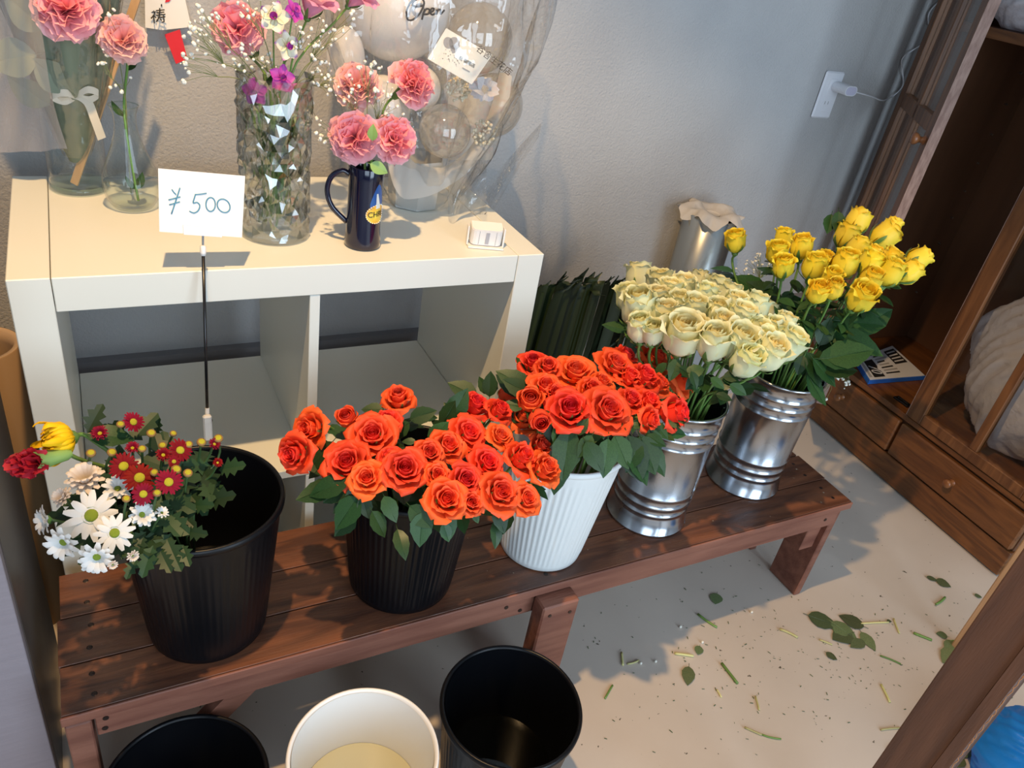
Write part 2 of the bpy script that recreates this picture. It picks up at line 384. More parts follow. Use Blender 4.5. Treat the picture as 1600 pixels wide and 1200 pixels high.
def crystal():
    mt = bpy.data.materials.new('crystal'); mt.use_nodes = True; nt = mt.node_tree; N = nt.nodes; L = nt.links; N.clear()
    out = N.new('ShaderNodeOutputMaterial'); rf = N.new('ShaderNodeBsdfRefraction'); rf.inputs['IOR'].default_value = 1.38; rf.inputs['Roughness'].default_value = .0; rf.inputs[0].default_value = (.97, .975, .97, 1)
    tr = N.new('ShaderNodeBsdfTransparent'); tr.inputs[0].default_value = (.94, .945, .94, 1)
    m0 = N.new('ShaderNodeMixShader'); m0.inputs[0].default_value = .35; L.new(rf.outputs[0], m0.inputs[1]); L.new(tr.outputs[0], m0.inputs[2])
    gl = N.new('ShaderNodeBsdfGlossy'); gl.inputs['Roughness'].default_value = .05; fr = N.new('ShaderNodeLayerWeight'); fr.inputs['Blend'].default_value = .5; pw = N.new('ShaderNodeMath'); pw.operation = 'POWER'; pw.inputs[1].default_value = 3; L.new(fr.outputs['Facing'], pw.inputs[0]); ma = N.new('ShaderNodeMath'); ma.operation = 'MULTIPLY_ADD'; ma.inputs[1].default_value = .6; ma.inputs[2].default_value = .20; L.new(pw.outputs[0], ma.inputs[0])
    ms = N.new('ShaderNodeMixShader'); L.new(ma.outputs[0], ms.inputs[0]); L.new(m0.outputs[0], ms.inputs[1]); L.new(gl.outputs[0], ms.inputs[2]); L.new(ms.outputs[0], out.inputs[0])
    MATS['crystal'] = mt
crystal()

# ================================================================== the room
struct(build('floor', G().box((-1.6, -3.1, -.06), (2.7, .62, 0)), 'floor_paint'), 'painted concrete shop floor, worn and littered')
struct(build('wall_back', G().box((-1.6, .50, 0), (2.7, .62, 2.6)), 'plaster'), 'grey textured plaster wall behind the shelf')
struct(build('wall_right', G().box((2.64, -3.1, 0), (2.74, .50, 2.6)), 'plaster'))
struct(build('wall_left', G().box((-1.7, -3.1, 0), (-1.6, .62, 2.6)), 'plaster_white'))
struct(build('ceiling', G().box((-1.7, -3.1, 2.6), (2.74, .62, 2.7)), 'plaster_white'))
t = G().box((-1.6, .487, .29), (2.7, .50, .3595)).box((-1.6, .478, .3595), (2.7, .50, .3715))
struct(build('trim_1', t, 'skirting'), 'dark grey ledge strip on the wall behind the shelf')
fw = G()
fw.box((-1.6, -3.16, 0), (-1.15, -3.1, 2.6)).box((.42, -3.16, 0), (.88, -3.1, 2.6)).box((2.22, -3.16, 0), (2.74, -3.1, 2.6))
fw.box((-1.15, -3.16, 0), (.42, -3.1, .48)).box((-1.15, -3.16, 2.42), (.42, -3.1, 2.6)).box((.88, -3.16, 2.47), (2.22, -3.1, 2.6))
struct(build('wall_front', fw, 'plaster_white'))

# ================================================================== white cube shelf
R = empty('cube_shelf', (.395, .195, 0), 'white lacquered cube shelf holding the glass vases, standing by the wall', 'shelf')
e = .0006
for a, b in (((0, 0, 0), (.05-e, .39, .79)), ((.74+e, 0, 0), (.79, .39, .79))): build('side_panel', G().box(a, b, .0012), 'lacquer_white', R)
build('top_panel', G().box((.05+e, 0, .74), (.74-e, .39, .79), .0012), 'lacquer_white', R)
build('bottom_panel', G().box((.05+e, 0, 0), (.74-e, .39, .05), .0012), 'lacquer_white', R)
for z0, z1 in ((.05, .3865), (.4035, .74)): build('divider', G().box((.387, .001, z0+e), (.403, .389, z1-e), .0008), 'lacquer_white', R)
build('middle_shelf', G().box((.05+e, .001, .387), (.74-e, .389, .403), .0008), 'lacquer_white', R)

# ================================================================== slatted bench
R = empty('display_bench', (.75, -.17, 0), 'low red-brown wooden plank bench carrying the flower buckets', 'bench')
for y0, y1, dx in ((-.300, -.2214, .002), (-.2186, -.1334, 0), (-.1306, -.042, .004)):
    P = build('plank', G().box((-.008+dx, y0, .286), (1.508-dx, y1, .305), .0004), 'bench_wood', R)
    for x in (.035, .74, 1.47):
        for yy in ((y0+.022), (y1-.022)):
            if x == .74 and yy > -.2: continue
            build('screw', G().lathe([(.0001, .0004), (.003, .0006), (.0042, 0)], (x+rnd(-.004, .004), yy, .3051), 8), 'screw', P)
build('nosing', G().box((-.008, -.3045, .2865), (1.508, -.3002, .3035), .0012), 'bench_edge', R)
A = build('apron', G().box((.030, -.296, .238), (1.486, -.277, .2855), .0015), 'bench_edge', R)
for x, z in ((.043, .272), (.040, .251), (.66, .268), (.69, .25), (1.45, .262)): build('screw', G().tube([(x, -.2955, z), (x, -.2972, z)], .004, 8), 'screw', A)
build('apron', G().box((.0, -.062, .238), (1.5, -.045, .2855), .0015), 'bench_edge', R)
L1 = build('leg', G().box((-.006, -.298, 0), (.026, -.262, .276), .002), 'bench_edge', R)
L2 = build('leg', G().box((.712, -.333, 0), (.786, -.2985, .283), .003), 'bench_edge', R)
for x, z in ((.728, .262), (.770, .257), (.735, .10)): build('screw', G().tube([(x, -.3325, z), (x, -.3342, z)], .0035, 8), 'screw', L2)
L3 = build('leg', G().box((1.488, -.288, 0), (1.508, -.200, .2855), .002), 'bench_edge', R)
build('leg', G().box((0, -.08, 0), (.03, -.045, .286), .002), 'bench_edge', R)
build('leg', G().box((.71, -.1, 0), (.78, -.062, .286), .002), 'bench_edge', R)
build('leg', G().box((1.488, -.13, 0), (1.508, -.045, .2855), .002), 'bench_edge', R)
g = G().box((0, -.02, 0), (.035, 0, .30)); g.xf(Matrix.Translation((.03, -.262, .03)) @ Matrix.Rotation(.72, 4, 'Y')); build('brace', g, 'bench_edge', R)
build('cross_rail', G().box((.03, -.26, .215), (.055, -.06, .2375), .0015), 'bench_edge', R)
build('cross_rail', G().box((1.445, -.275, .150), (1.4875, -.11, .2375), .0015), 'bench_edge', R)

# ================================================================== things at the left edge
R = empty('dark_cabinet', (-.27, -.07, 0), 'dark glossy cabinet with lavender-grey front at the left edge, beside the bench', 'cabinet')
build('body', G().box((-.50, -.195, 0), (-.040, .070, .95), .002), 'dark_panel', R)
build('front_panel', G().box((-.50, -.212, .0), (-.041, -.1955, .95), .001), 'lavender_panel', R)
R = empty('paper_roll', (-.074, .20, 0), 'brown kraft paper roll standing between shelf and left cabinet', 'paper roll')
build('wrap', G().lathe([(.058, 0), (.060, .002), (.060, .588), (.0585, .590)], (-.074, .20, 0), 40), 'kraft', R, True)
build('core', G().lathe([(.0585, .5895), (.050, .588), (.048, .57), (.046, .3)], (-.074, .20, 0), 40), 'kraft_in', R, True)

# near sheet of clear film, top left
R = empty('film_sleeve', tuple(onz(20, 250, 1.0)), 'crumpled clear plastic film sleeve hanging at the top left corner', 'plastic film')
def film(u, v):
    P0 = CAM + ray(-60, -60)*.62; P1 = CAM + ray(40, -60)*.56; P2 = CAM + ray(112, 236)*.56; P3 = CAM + ray(-60, 246)*.60
    P = (P0*(1-u)+P1*u)*(1-v) + (P3*(1-u)+P2*u)*v
    w = .006*math.sin(u*3+v*2.5) + .0025*math.sin(u*9-v*5) + .0012*math.sin(u*23+v*9)
    return P + _f*w
build('sheet', G().grid(film, 24, 24), 'cello_near', R, True)

# ================================================================== tall wooden post and the pale stool foot at the right edge
R = empty('wooden_post', (1.035, -.805, 0), 'scuffed red-brown wooden post at the right edge, in front of the litter', 'post')
M = Matrix.Translation((1.035, -.805, 0)) @ Matrix.Rotation(.10, 4, 'Z')
build('board', G().box((-.020, -.028, 0), (.012, .030, .92), .002).xf(M), 'post_wood', R)
build('board', G().box((-.026, -.0295, 0), (.022, -.0285-.012, .92), .002).xf(M), 'post_wood', R)
g = G()
for i in range(26):
    z = .42+.014*i+rnd(-.005, .005); x0 = -.018+rnd(-.004, .004)
    g.tube([M @ Vector((x0, -.0425, z)), M @ Vector((x0+rnd(-.003, .003), -.044, z+.009)), M @ Vector((x0+rnd(-.004, .004), -.0425, z+.018))], .0005, 4)
build('fibre_strands', g, 'raffia', R)
B0 = onz(1600, 905, 0)
R = empty('stool', ((CAM+ray(1614, 840)*1.62).x, (CAM+ray(1614, 840)*1.62).y, 0), 'pale worn wooden stool leg at the right edge beside the brown cabinet', 'stool')
p0 = CAM+ray(1614, 840)*1.62; ztop = (CAM+ray(1590, 790)*1.62).z
g = G(); g.box((-.012, -.06, 0), (.012, .0, ztop-.02), .003); g.xf(Matrix.Translation((p0.x, p0.y+.01, 0)))
build('leg', g, 'pale_wood', R)
g = G(); g.box((-.016, -.2, ztop-.0195), (.018, .012, ztop), .006); g.xf(Matrix.Translation((p0.x, p0.y+.01, 0)))
build('seat_rail', g, 'pale_wood', R)

# ================================================================== brown display cabinet
R = empty('display_cabinet', (2.094, -.422, 0), 'dark brown wooden cabinet with glazed doors and drawers beside the bench', 'cabinet')
R.rotation_euler = (0, 0, -.0619); WL[R.name] = Vector((0, 0, 0))
D = .46; Wd = .855; HT = 1.95
build('plinth', G().box((0, 0, 0.006), (D, Wd, .084), .002), 'cab_wood', R)
build('drawer_case', G().box((.012, .004, .086), (D, Wd-.004, .206), .001), 'cab_inside', R)
for y0, y1 in ((.006, .424), (.432, Wd-.006)):
    d = build('drawer_front', G().box((-.010, y0, .092), (.010, y1, .200), .004), 'cab_wood', R)
    yc = (y0+y1)/2
    k = G().lathe([(.0001, .026), (.010, .0255), (.0125, .021), (.0115, .015), (.007, .011), (.0065, .006), (.010, 0)], (0, 0, 0), 20)
    k.xf(Matrix.Translation((-.010, yc, .147)) @ Matrix.Rotation(-PI/2, 4, 'Y')); build('knob', k, 'knob_wood', d, True)
build('base_board', G().box((-.004, 0, .208), (D, Wd, .226), .002), 'cab_wood', R)
build('back_panel', G().box((D-.012, .018, .226), (D, Wd-.018, HT), 0), 'cab_inside', R)
for y0, y1 in ((0, .018), (Wd-.018, Wd)): build('side_panel', G().box((.014, y0, .226), (D, y1, HT), .001), 'cab_inside', R)
build('top_board', G().box((-.01, -.01, HT), (D, Wd+.01, HT+.03), .002), 'cab_wood', R)
build('inner_shelf', G().box((.05, .019, 1.188), (D-.013, Wd-.019, 1.213), .001), 'cab_wood', R)
for yy, xx in ((Wd-.0185, .385), (.0185, .30)):
    for i in range(9): 
        z = .40+.088*i; s_ = -1 if yy > .4 else 1
        build('shelf_pin', G().tube([(xx, yy, z), (xx, yy+s_*.006, z)], .0028, 6), 'steel', R)
lt = build('latch', G().box((.03, .425+.03, .2262), (.052, .425+.085, .232), .001), 'black_rod', R)
build('latch_roller', G().tube([(.041, .462, .2335), (.041, .50, .2335)], .004, 8), 'black_rod', lt)
def door(hx, hy, th, swing, label):
    """swing = +1: hinge at larger y; frame in door coordinates (s along width, n outward, z)"""
    d = Vector((-math.sin(th), -swing*math.cos(th), 0)); n = Vector((-math.cos(th), swing*math.sin(th), 0))
    P = lambda s, q, z: (hx+d.x*s+n.x*q, hy+d.y*s+n.y*q, z)
    def bx(g, s0, s1, q0, q1, z0, z1, b=.002):
        st = len(g.v); g.box((s0, q0, z0), (s1, q1, z1), b)
        g.v[st:] = [P(*v) for v in g.v[st:]]; return g
    WD = .42; g = G(); T = .024
    for a in ((0, .048, 0, T, .230, 1.92), (.372, WD, 0, T, .230, 1.92), (.048, .372, 0, T, .230, .262), (.048, .372, 0, T, 1.86, 1.92),
              (.198, .222, .002, T-.001, .262, 1.86), (.048, .372, .002, T-.001, .985, 1.022)): bx(g, *a)
    f = build('glass_door', g, 'cab_wood_v', R)
    for s0, s1 in ((.048, .198), (.222, .372)):
        for z0, z1 in ((.262, .985), (1.022, 1.86)):
            build('pane', bx(G(), s0, s1, .009, .0125, z0, z1, 0), 'pane', f)
    build('door_edge', bx(G(), WD, WD+.0012, .0, T, .232, 1.918, 0), 'raw_edge', f)
    k = G().lathe([(.0001, .030), (.012, .029), (.0145, .023), (.012, .016), (.007, .011), (.007, .006), (.012, 0)], (0, 0, 0), 20)
    Mk = frame(P(.392, T, 1.0), tuple(d), (0, 0, 1)); 
    Mk = Matrix(((d.x, 0, n.x, P(.392, T, 1.0)[0]), (d.y, 0, n.y, P(.392, T, 1.0)[1]), (0, 1, 0, .968), (0, 0, 0, 1)))
    k.xf(Mk); build('knob', k, 'knob_wood', f, True)
    return f
door(0.0, .853, math.radians(36.5), 1, 'open')
door(-.024+.036, .002, 0.0, -1, 'closed')

# ================================================================== buckets
def ribbed_bucket(name, c, rb, rt, h, label, mat_, rib, wz, wmat, ribs=64, group=None, rimr=.004):
    R = empty(name, c, label, 'bucket', group)
    n = ribs*4
    def fr(a, z):
        k = min(1, max(0, (z-.012)/.01))*min(1, max(0, (h-.032-z)/.006)); return 1+rib*k*math.cos(ribs*a)
    prof = [(.001, .004), (rb-.006, .004), (rb-.004, 0), (rb, .003)]
    for t in (.013, .022, .08, .14, h-.040, h-.036, h-.030, h-.008): prof.append((rb+(rt-rb)*t/h, t))
    build('body', G().lathe(prof, c, n, fr), mat_, R, True)
    build('rim', G().lathe([(rt-.0005, h-.012), (rt+rimr*.9, h-.010), (rt+rimr, h-.005), (rt+rimr*.6, h-.001), (rt, h), (rt-.003, h-.002), (rt-.004, h-.010)], c, 72), mat_, R, True)
    ri = lambda z: rb+(rt-rb)*z/h-.004
    build('lining', G().lathe([(ri(h-.004), h-.004), (ri(h*.5), h*.5), (ri(.01), .008), (.001, .008)], c, 72), mat_, R, True)
    build('water', G().disc((c[0], c[1], c[2]+wz), ri(wz)-.0004, 64), wmat, R)
    return R
BZ = .3055
B1 = (.192, -.198, BZ); B2 = (.497, -.204, BZ); B3 = (.768, -.205, BZ); B4 = (1.023, -.188, BZ); B5 = (1.308, -.158, BZ)
ribbed_bucket('flower_bucket', B1, .083, .107, .25, 'black ribbed plastic bucket of chrysanthemums at the left end of the bench', 'black_plastic', .004, .07, 'black_water', group='ribbed buckets on the bench')
ribbed_bucket('flower_bucket', B2, .085, .106, .24, 'black ribbed plastic bucket of orange roses on the bench', 'black_plastic', .008, .10, 'black_water', group='ribbed buckets on the bench')
ribbed_bucket('flower_bucket', B3, .075, .105, .25, 'white ribbed plastic bucket of orange roses on the bench', 'white_plastic_bucket', .011, .10, 'water', 56, group='ribbed buckets on the bench')
ribbed_bucket('empty_bucket', (.128, -.388, .0005), .080, .107, .205, 'black bucket under the left end of the bench, cut by the frame', 'black_plastic', .006, .03, 'black_water', group='buckets on the floor')
ribbed_bucket('water_bucket', (.355, -.462, .0005), .078, .103, .262, 'white bucket with murky water on the floor', 'white_enamel', 0, .148, 'murky_water', 24, group='buckets on the floor', rimr=.003)
ribbed_bucket('water_bucket', (.588, -.465, .0005), .083, .107, .262, 'black bucket half full of water on the floor beside the white one', 'black_plastic', .006, .105, 'black_water', group='buckets on the floor')
def metal_bucket(c, label):
    h = .28; R = empty('zinc_bucket', c, label, 'bucket', 'zinc buckets')
    def ridge(z, r, w=.004, d=.0032): return [(r, z-w), (r+d*.8, z-w*.5), (r+d, z), (r+d*.8, z+w*.5), (r, z+w)]
    rr = lambda z: .0715+.010*z/h
    prof = [(.0005, .003), (.076, .003), (.079, .0), (.0805, .002), (.0800, .005), (.0785, .006), (.0765, .030), (rr(.037)+.001, .036)]
    for z in (.046, .066, .088): prof += ridge(z, rr(z), .004, .0023)
    for z in (.205, .226, .246): prof += ridge(z, rr(z), .003, .0014)
    prof += [(rr(.275), .274), (rr(.275)+.003, .2755), (rr(.275)+.004, .278), (rr(.275)+.002, .281), (rr(.275)-.001, .280)]
    build('body', G().lathe(prof, c, 80), 'zinc', R, True)
    build('lining', G().lathe([(rr(.275)-.001, .280), (rr(.2)-.0015, .2), (rr(.01)-.002, .006), (.001, .006)], c, 64), 'zinc', R, True)
    build('seam', G().box((-.0015, -.0012, .04), (.0015, .0012, .274)).xf(Matrix.Translation((c[0]+.060, c[1]-.0485, c[2]))), 'zinc', R)
    build('water', G().disc((c[0], c[1], c[2]+.12), rr(.12)-.0022, 48), 'water', R)
metal_bucket(B4, 'zinc bucket packed with cream roses on the bench')
metal_bucket(B5, 'zinc bucket of yellow roses at the right end of the bench')

# ================================================================== flower meshes
def interp(ctrl, t):
    n = len(ctrl)-1; f = min(t*n, n-1e-6); i = int(f); f -= i
    p0 = ctrl[max(i-1, 0)]; p1 = ctrl[i]; p2 = ctrl[i+1]; p3 = ctrl[min(i+2, n)]
    return tuple(.5*(2*b+(c_-a)*f+(2*a-5*b+4*c_-d)*f*f+(3*b-a-3*c_+d)*f**3) for a, b, c_, d in zip(p0, p1, p2, p3))
def petal(g, a, hw, ctrl, ring, tip=.55, nu=6, nt=6, sp=.05, wob=.0, droop=.0, rdg=0):
    ph = rnd(0, 6)
    def fn(u_, t):
        u = u_*2-1; r, z = interp(ctrl, t)
        w = hw*(.55+.45*min(1, t/.45))*(1-tip*max(0, (t-.55)/.45)**2)
        rr = r*(1+sp*u+rdg*(1-u*u)) + wob*t*t*math.sin(3.1*u+ph); an = a+u*w
        zz = z - droop*t*u*u + wob*.6*t*math.sin(4.3*u+ph*2)
        return (rr*math.cos(an), rr*math.sin(an), zz)
    g.grid(fn, nu, nt, lambda u_, t: (max(ring, .001), t, .01))
def rose_mesh(name, rings, mt, wob=.03):
    g = G(); off = rnd(0, 6)
    for n, ctrl, hw, ring, tip, droop in rings:
        off += .7
        for i in range(n):
            j = rnd(.93, 1.07)
            petal(g, off+2*PI*i/n+rnd(-.12, .12), hw, [(r*j, z*rnd(.97, 1.03)) for r, z in ctrl], ring, tip, wob=wob*(.3+ring), droop=droop)
    return g.mesh(name, mt, True)
def open_rings(o):                                # o = 1 wide open, .6 half open
    q = lambda L, s, hz: [(r*s, z*hz) for r, z in L]
    hz = 1+(1-o)*.9; s = .55+.45*o
    return [(3, q([(.01, 0), (.05, .35), (.03, .64)], 1, hz), 2.2, .0, .1, 0), (3, q([(.02, 0), (.11, .35), (.10, .67)], 1, hz), 1.7, .05, .15, 0),
            (4, q([(.04, -.05), (.19, .3), (.19, .69)], s*1.05, hz), 1.25, .15, .2, 0), (4, q([(.05, -.1), (.28, .25), (.30, .69), (.31, .71)], s*1.04, hz), 1.15, .3, .25, .01),
            (5, q([(.06, -.12), (.37, .2), (.43, .63), (.52, .68)], s, hz), .95, .5, .4, .02), (5, q([(.08, -.14), (.50, .12), (.64, .50), (.82, .58)], s, hz), .85, .75, .6, .05),
            (5, q([(.10, -.18), (.55, -.02), (.88, .30), (1.08, .33), (1.20, .20)], s, hz), .80, 1.0, .88, .04)]
def bud_rings(o):
    return [(3, [(.05, 0), (.30, .5), (.24, 1.2), (.13, 1.72)], 1.9, 0, .4, 0), (3, [(.1, 0), (.50, .5), (.44, 1.2), (.30, 1.78)], 1.5, .2, .3, 0),
            (4, [(.1, 0), (.66, .5), (.66, 1.2), (.52, 1.76)], 1.15, .45, .3, 0), (5, [(.12, -.02), (.82, .45), (.86, 1.2), (.76*o, 1.74), (.86*o, 1.84)], .95, .7, .35, .03),
            (4, [(.14, -.05), (.92, .4), (1.0, 1.05), (1.02*o, 1.52), (1.22*o, 1.66)], .88, 1.0, .6, .08)]
def calyx_mesh(L, spread):
    g = G(); g.lathe([(.10, -.42), (.26, -.30), (.30, -.12), (.22, .04)], n=10)
    for i in range(5):
        a = 2*PI*i/5+rnd(-.2, .2); sp = spread*rnd(.7, 1.3)
        def fn(u_, t):
            u = u_*2-1; w = .17*(1-t)**.8*(1 if t > .15 else .8)
            r = .22+sp*math.sin(t*1.9)*.8; z = -.08+L*t*(1-.25*sp*t)
            return (r*math.cos(a)-u*w*math.sin(a), r*math.sin(a)+u*w*math.cos(a), z+.03*u*u)
        g.grid(fn, 2, 5)
    return g.mesh('calyx', 'sepal', True)
def calyx_hug(L):
    g = G(); g.lathe([(.10, -.46), (.30, -.30), (.36, -.10), (.30, .04)], n=10)
    for i in range(5):
        a = 2*PI*i/5+rnd(-.2, .2); ln = L*rnd(.75, 1.15)
        def fn(u_, t):
            u = u_*2-1; w = .30*(1-t)**.75*(1 if t > .1 else .8); r = .26+.84*math.sin(min(1, t*1.25)*PI/2)+.10*t*t; an = a+u*w
            return (r*math.cos(an), r*math.sin(an), -.12+ln*t)
        g.grid(fn, 2, 6)
    return g.mesh('calyx', 'sepal', True)
def leaf_mesh(name, mt, ser=.05, wid=.30, nt=9, curl=.16, fold=.18):
    g = G()
    def hwf(t): return wid*math.sin(PI*min(1, t**.82))**.9*(1-.15*t)
    for s_ in (-1, 1):
        def fn(u, t):
            k = 1+ser*(1 if int(t*nt+.5) % 2 else -1)*(u > .9)
            x = s_*u*hwf(t)*k; return (x, t, fold*abs(x)+curl*(-(t-.4)**2+.16)-.25*x*x)
        g.grid((lambda f: (lambda u, t: f(u, t)))(fn), 2, nt) if s_ > 0 else g.grid(lambda u, t: fn(1-u, t), 2, nt)
    g.tube([(0, -.16, .0), (0, 0, .003), (0, .9, .012)], [.012, .012, .003], 4)
    return g.mesh(name, mt, True)
def mumleaf_mesh():
    g = G(); out = []
    prof = [(0, .0), (.06, .10), (.22, .18), (.12, .26), (.34, .40), (.16, .48), (.30, .66), (.13, .74), (.14, .9), (0, 1)]
    for s_ in (-1, 1):
        vs = []; 
        for x, y in prof: vs += [(0, y, .03*math.sin(3*y)), (s_*x, y+.03, .06*math.sin(3*y)+.12*x)]
        n = len(prof); fs = [(2*i, 2*i+1, 2*i+3, 2*i+2) if s_ > 0 else (2*i, 2*i+2, 2*i+3, 2*i+1) for i in range(n-1)]
        g.add(vs, fs)
    return g.mesh('leaf', 'leaf_mum', True)
def daisy_mesh(n, mt, layers=1, wid=.20, cup=.15, name='petals'):
    g = G()
    for L in range(layers):
        for i in range(n):
            a = 2*PI*(i+.5*L)/n+rnd(-.08, .08); ln = (1-.16*L)*rnd(.9, 1.05); cu = cup+.28*L+rnd(-.09, .07)
            def fn(u_, t):
                u = u_*2-1; w = wid*math.sin(PI*(.12+.80*t))**.6
                r = .16+(ln-.16)*t; z = cu*math.sin(t*1.7)+.035*(1-u*u)*math.cos(3*u)-.10*t*t
                return (r*math.cos(a)-u*w*math.sin(a), r*math.sin(a)+u*w*math.cos(a), z)
            g.grid(fn, 3, 5, lambda u, t: (max(t, .001), t, .01))
    return g.mesh(name, mt, True)
def dome_mesh(mt, r=.27, h=.13):
    g = G(); g.lathe([(r, -.02), (r*.95, h*.5), (r*.65, h*.9), (r*.25, h*.92), (.001, h*.85)], n=14); return g.mesh('disc', mt, True)
def carnation_mesh(mt, n=58, name='petals', flat=1.0):
    g = G()
    for i in range(n):
        q = (i+.5)/n; el = (1-q)*1.38 if i else 1.5; az = i*2.39996+rnd(-.2, .2)
        d = Vector((math.cos(az)*math.cos(el), math.sin(az)*math.cos(el), math.sin(el)*flat)); side = Vector((-math.sin(az), math.cos(az), 0)); nn = d.cross(side).normalized()
        tw = rnd(-.9, .9); side = (side*math.cos(tw)+nn*math.sin(tw)).normalized(); nn = d.cross(side).normalized()
        ln = rnd(.86, 1.03); w = rnd(.42, .58); ph = rnd(0, 6)
        def fn(u_, t):
            u = u_*2-1; ww = w*(.12+.88*t**.8)
            z = .10*t*t*math.sin(4.5*u+ph)+.04*t*math.sin(9*u+ph*2); e = ln*t*(1-.30*u*u)+(.022*(1 if int(u_*8) % 2 else -1) if t > .97 else 0)
            p = d*e + side*u*ww + nn*(z-.12*t*t)
            return (p.x, p.y, p.z)
        g.grid(fn, 8, 4, lambda u, t: (max(t*(.4+.6*q), .001), t, .01))
    return g.mesh(name, mt, True)

ORANGE = [rose_mesh('petals', open_rings(o), 'rose_orange', .055) for o in (1, 1, .92, .85, .95)]
ORANGE_H = [rose_mesh('petals', open_rings(o), 'rose_orange', .06) for o in (.66, .55, .6)]
ORANGE_B = [rose_mesh('petals', bud_rings(o), 'rose_orange') for o in (.8, .95)]
CREAM = [rose_mesh('petals', bud_rings(o), 'rose_cream', .075) for o in (.88, .95, 1.02, .85, 1.08)]
YELLOW = [rose_mesh('petals', bud_rings(o), 'rose_yellow', .07) for o in (.90, 1.0, .84)]
CALYX = [calyx_mesh(1.1, .45) for _ in range(2)]; CALYX_B = [calyx_hug(L_) for L_ in (1.35, 1.15)]
LEAF = [leaf_mesh('leaf', 'leaf', .04, w, 9, c_) for w, c_ in ((.30, .16), (.34, .05), (.26, .3), (.32, -.15))]
MLEAF = mumleaf_mesh()
FALLEN = [leaf_mesh('leaf', 'leaf_fallen', .03, w, 9, c_, .06) for w, c_ in ((.40, .04), (.44, .08), (.30, .10))]

def put(name, me, P, n, sc, parent, spin=None, up=None):
    q = Vector(n).normalized().to_track_quat('Z', 'Y') @ Quaternion((0, 0, 1), rnd(0, 6.28) if spin is None else spin)
    return place(name, me, P, parent, q, sc)
def put_leaf(me, P, tipdir, nrm, ln, parent, name='leaf'):
    y = Vector(tipdir).normalized(); z = Vector(nrm); z = (z-y*z.dot(y)); z = z.normalized() if z.length > 1e-4 else y.orthogonal().normalized()
    x = y.cross(z); M = Matrix(((x.x, y.x, z.x), (x.y, y.y, z.y), (x.z, y.z, z.z)))
    return place(name, me, P, parent, M.to_quaternion(), ln)
VIEW = -_f
def stem_to(P, n, base, r, parent, mt='stem', name='stem', bend=.06, seg=7):
    P = Vector(P); base = Vector(base); n = Vector(n).normalized()
    return build(name, G().tube(bez(P, P - n*min(bend*2, (P-base).length*.5), base, seg), r, 6), mt, parent, True)
def rowlabels(items, per):
    """items: list of (px, py); gives 'third from left in the front row' style phrases"""
    idx = sorted(range(len(items)), key=lambda i: -items[i][1]); nr = max(1, round(len(items)/per)); out = [None]*len(items)
    names = ['front', 'second', 'third', 'fourth', 'fifth', 'sixth']
    for r in range(nr):
        seg = idx[r*len(items)//nr:(r+1)*len(items)//nr]; seg.sort(key=lambda i: items[i][0])
        for k, i in enumerate(seg): out[i] = f"{ORD[k]} in {'back' if r == nr-1 and nr > 1 else names[r]} row"
    return out

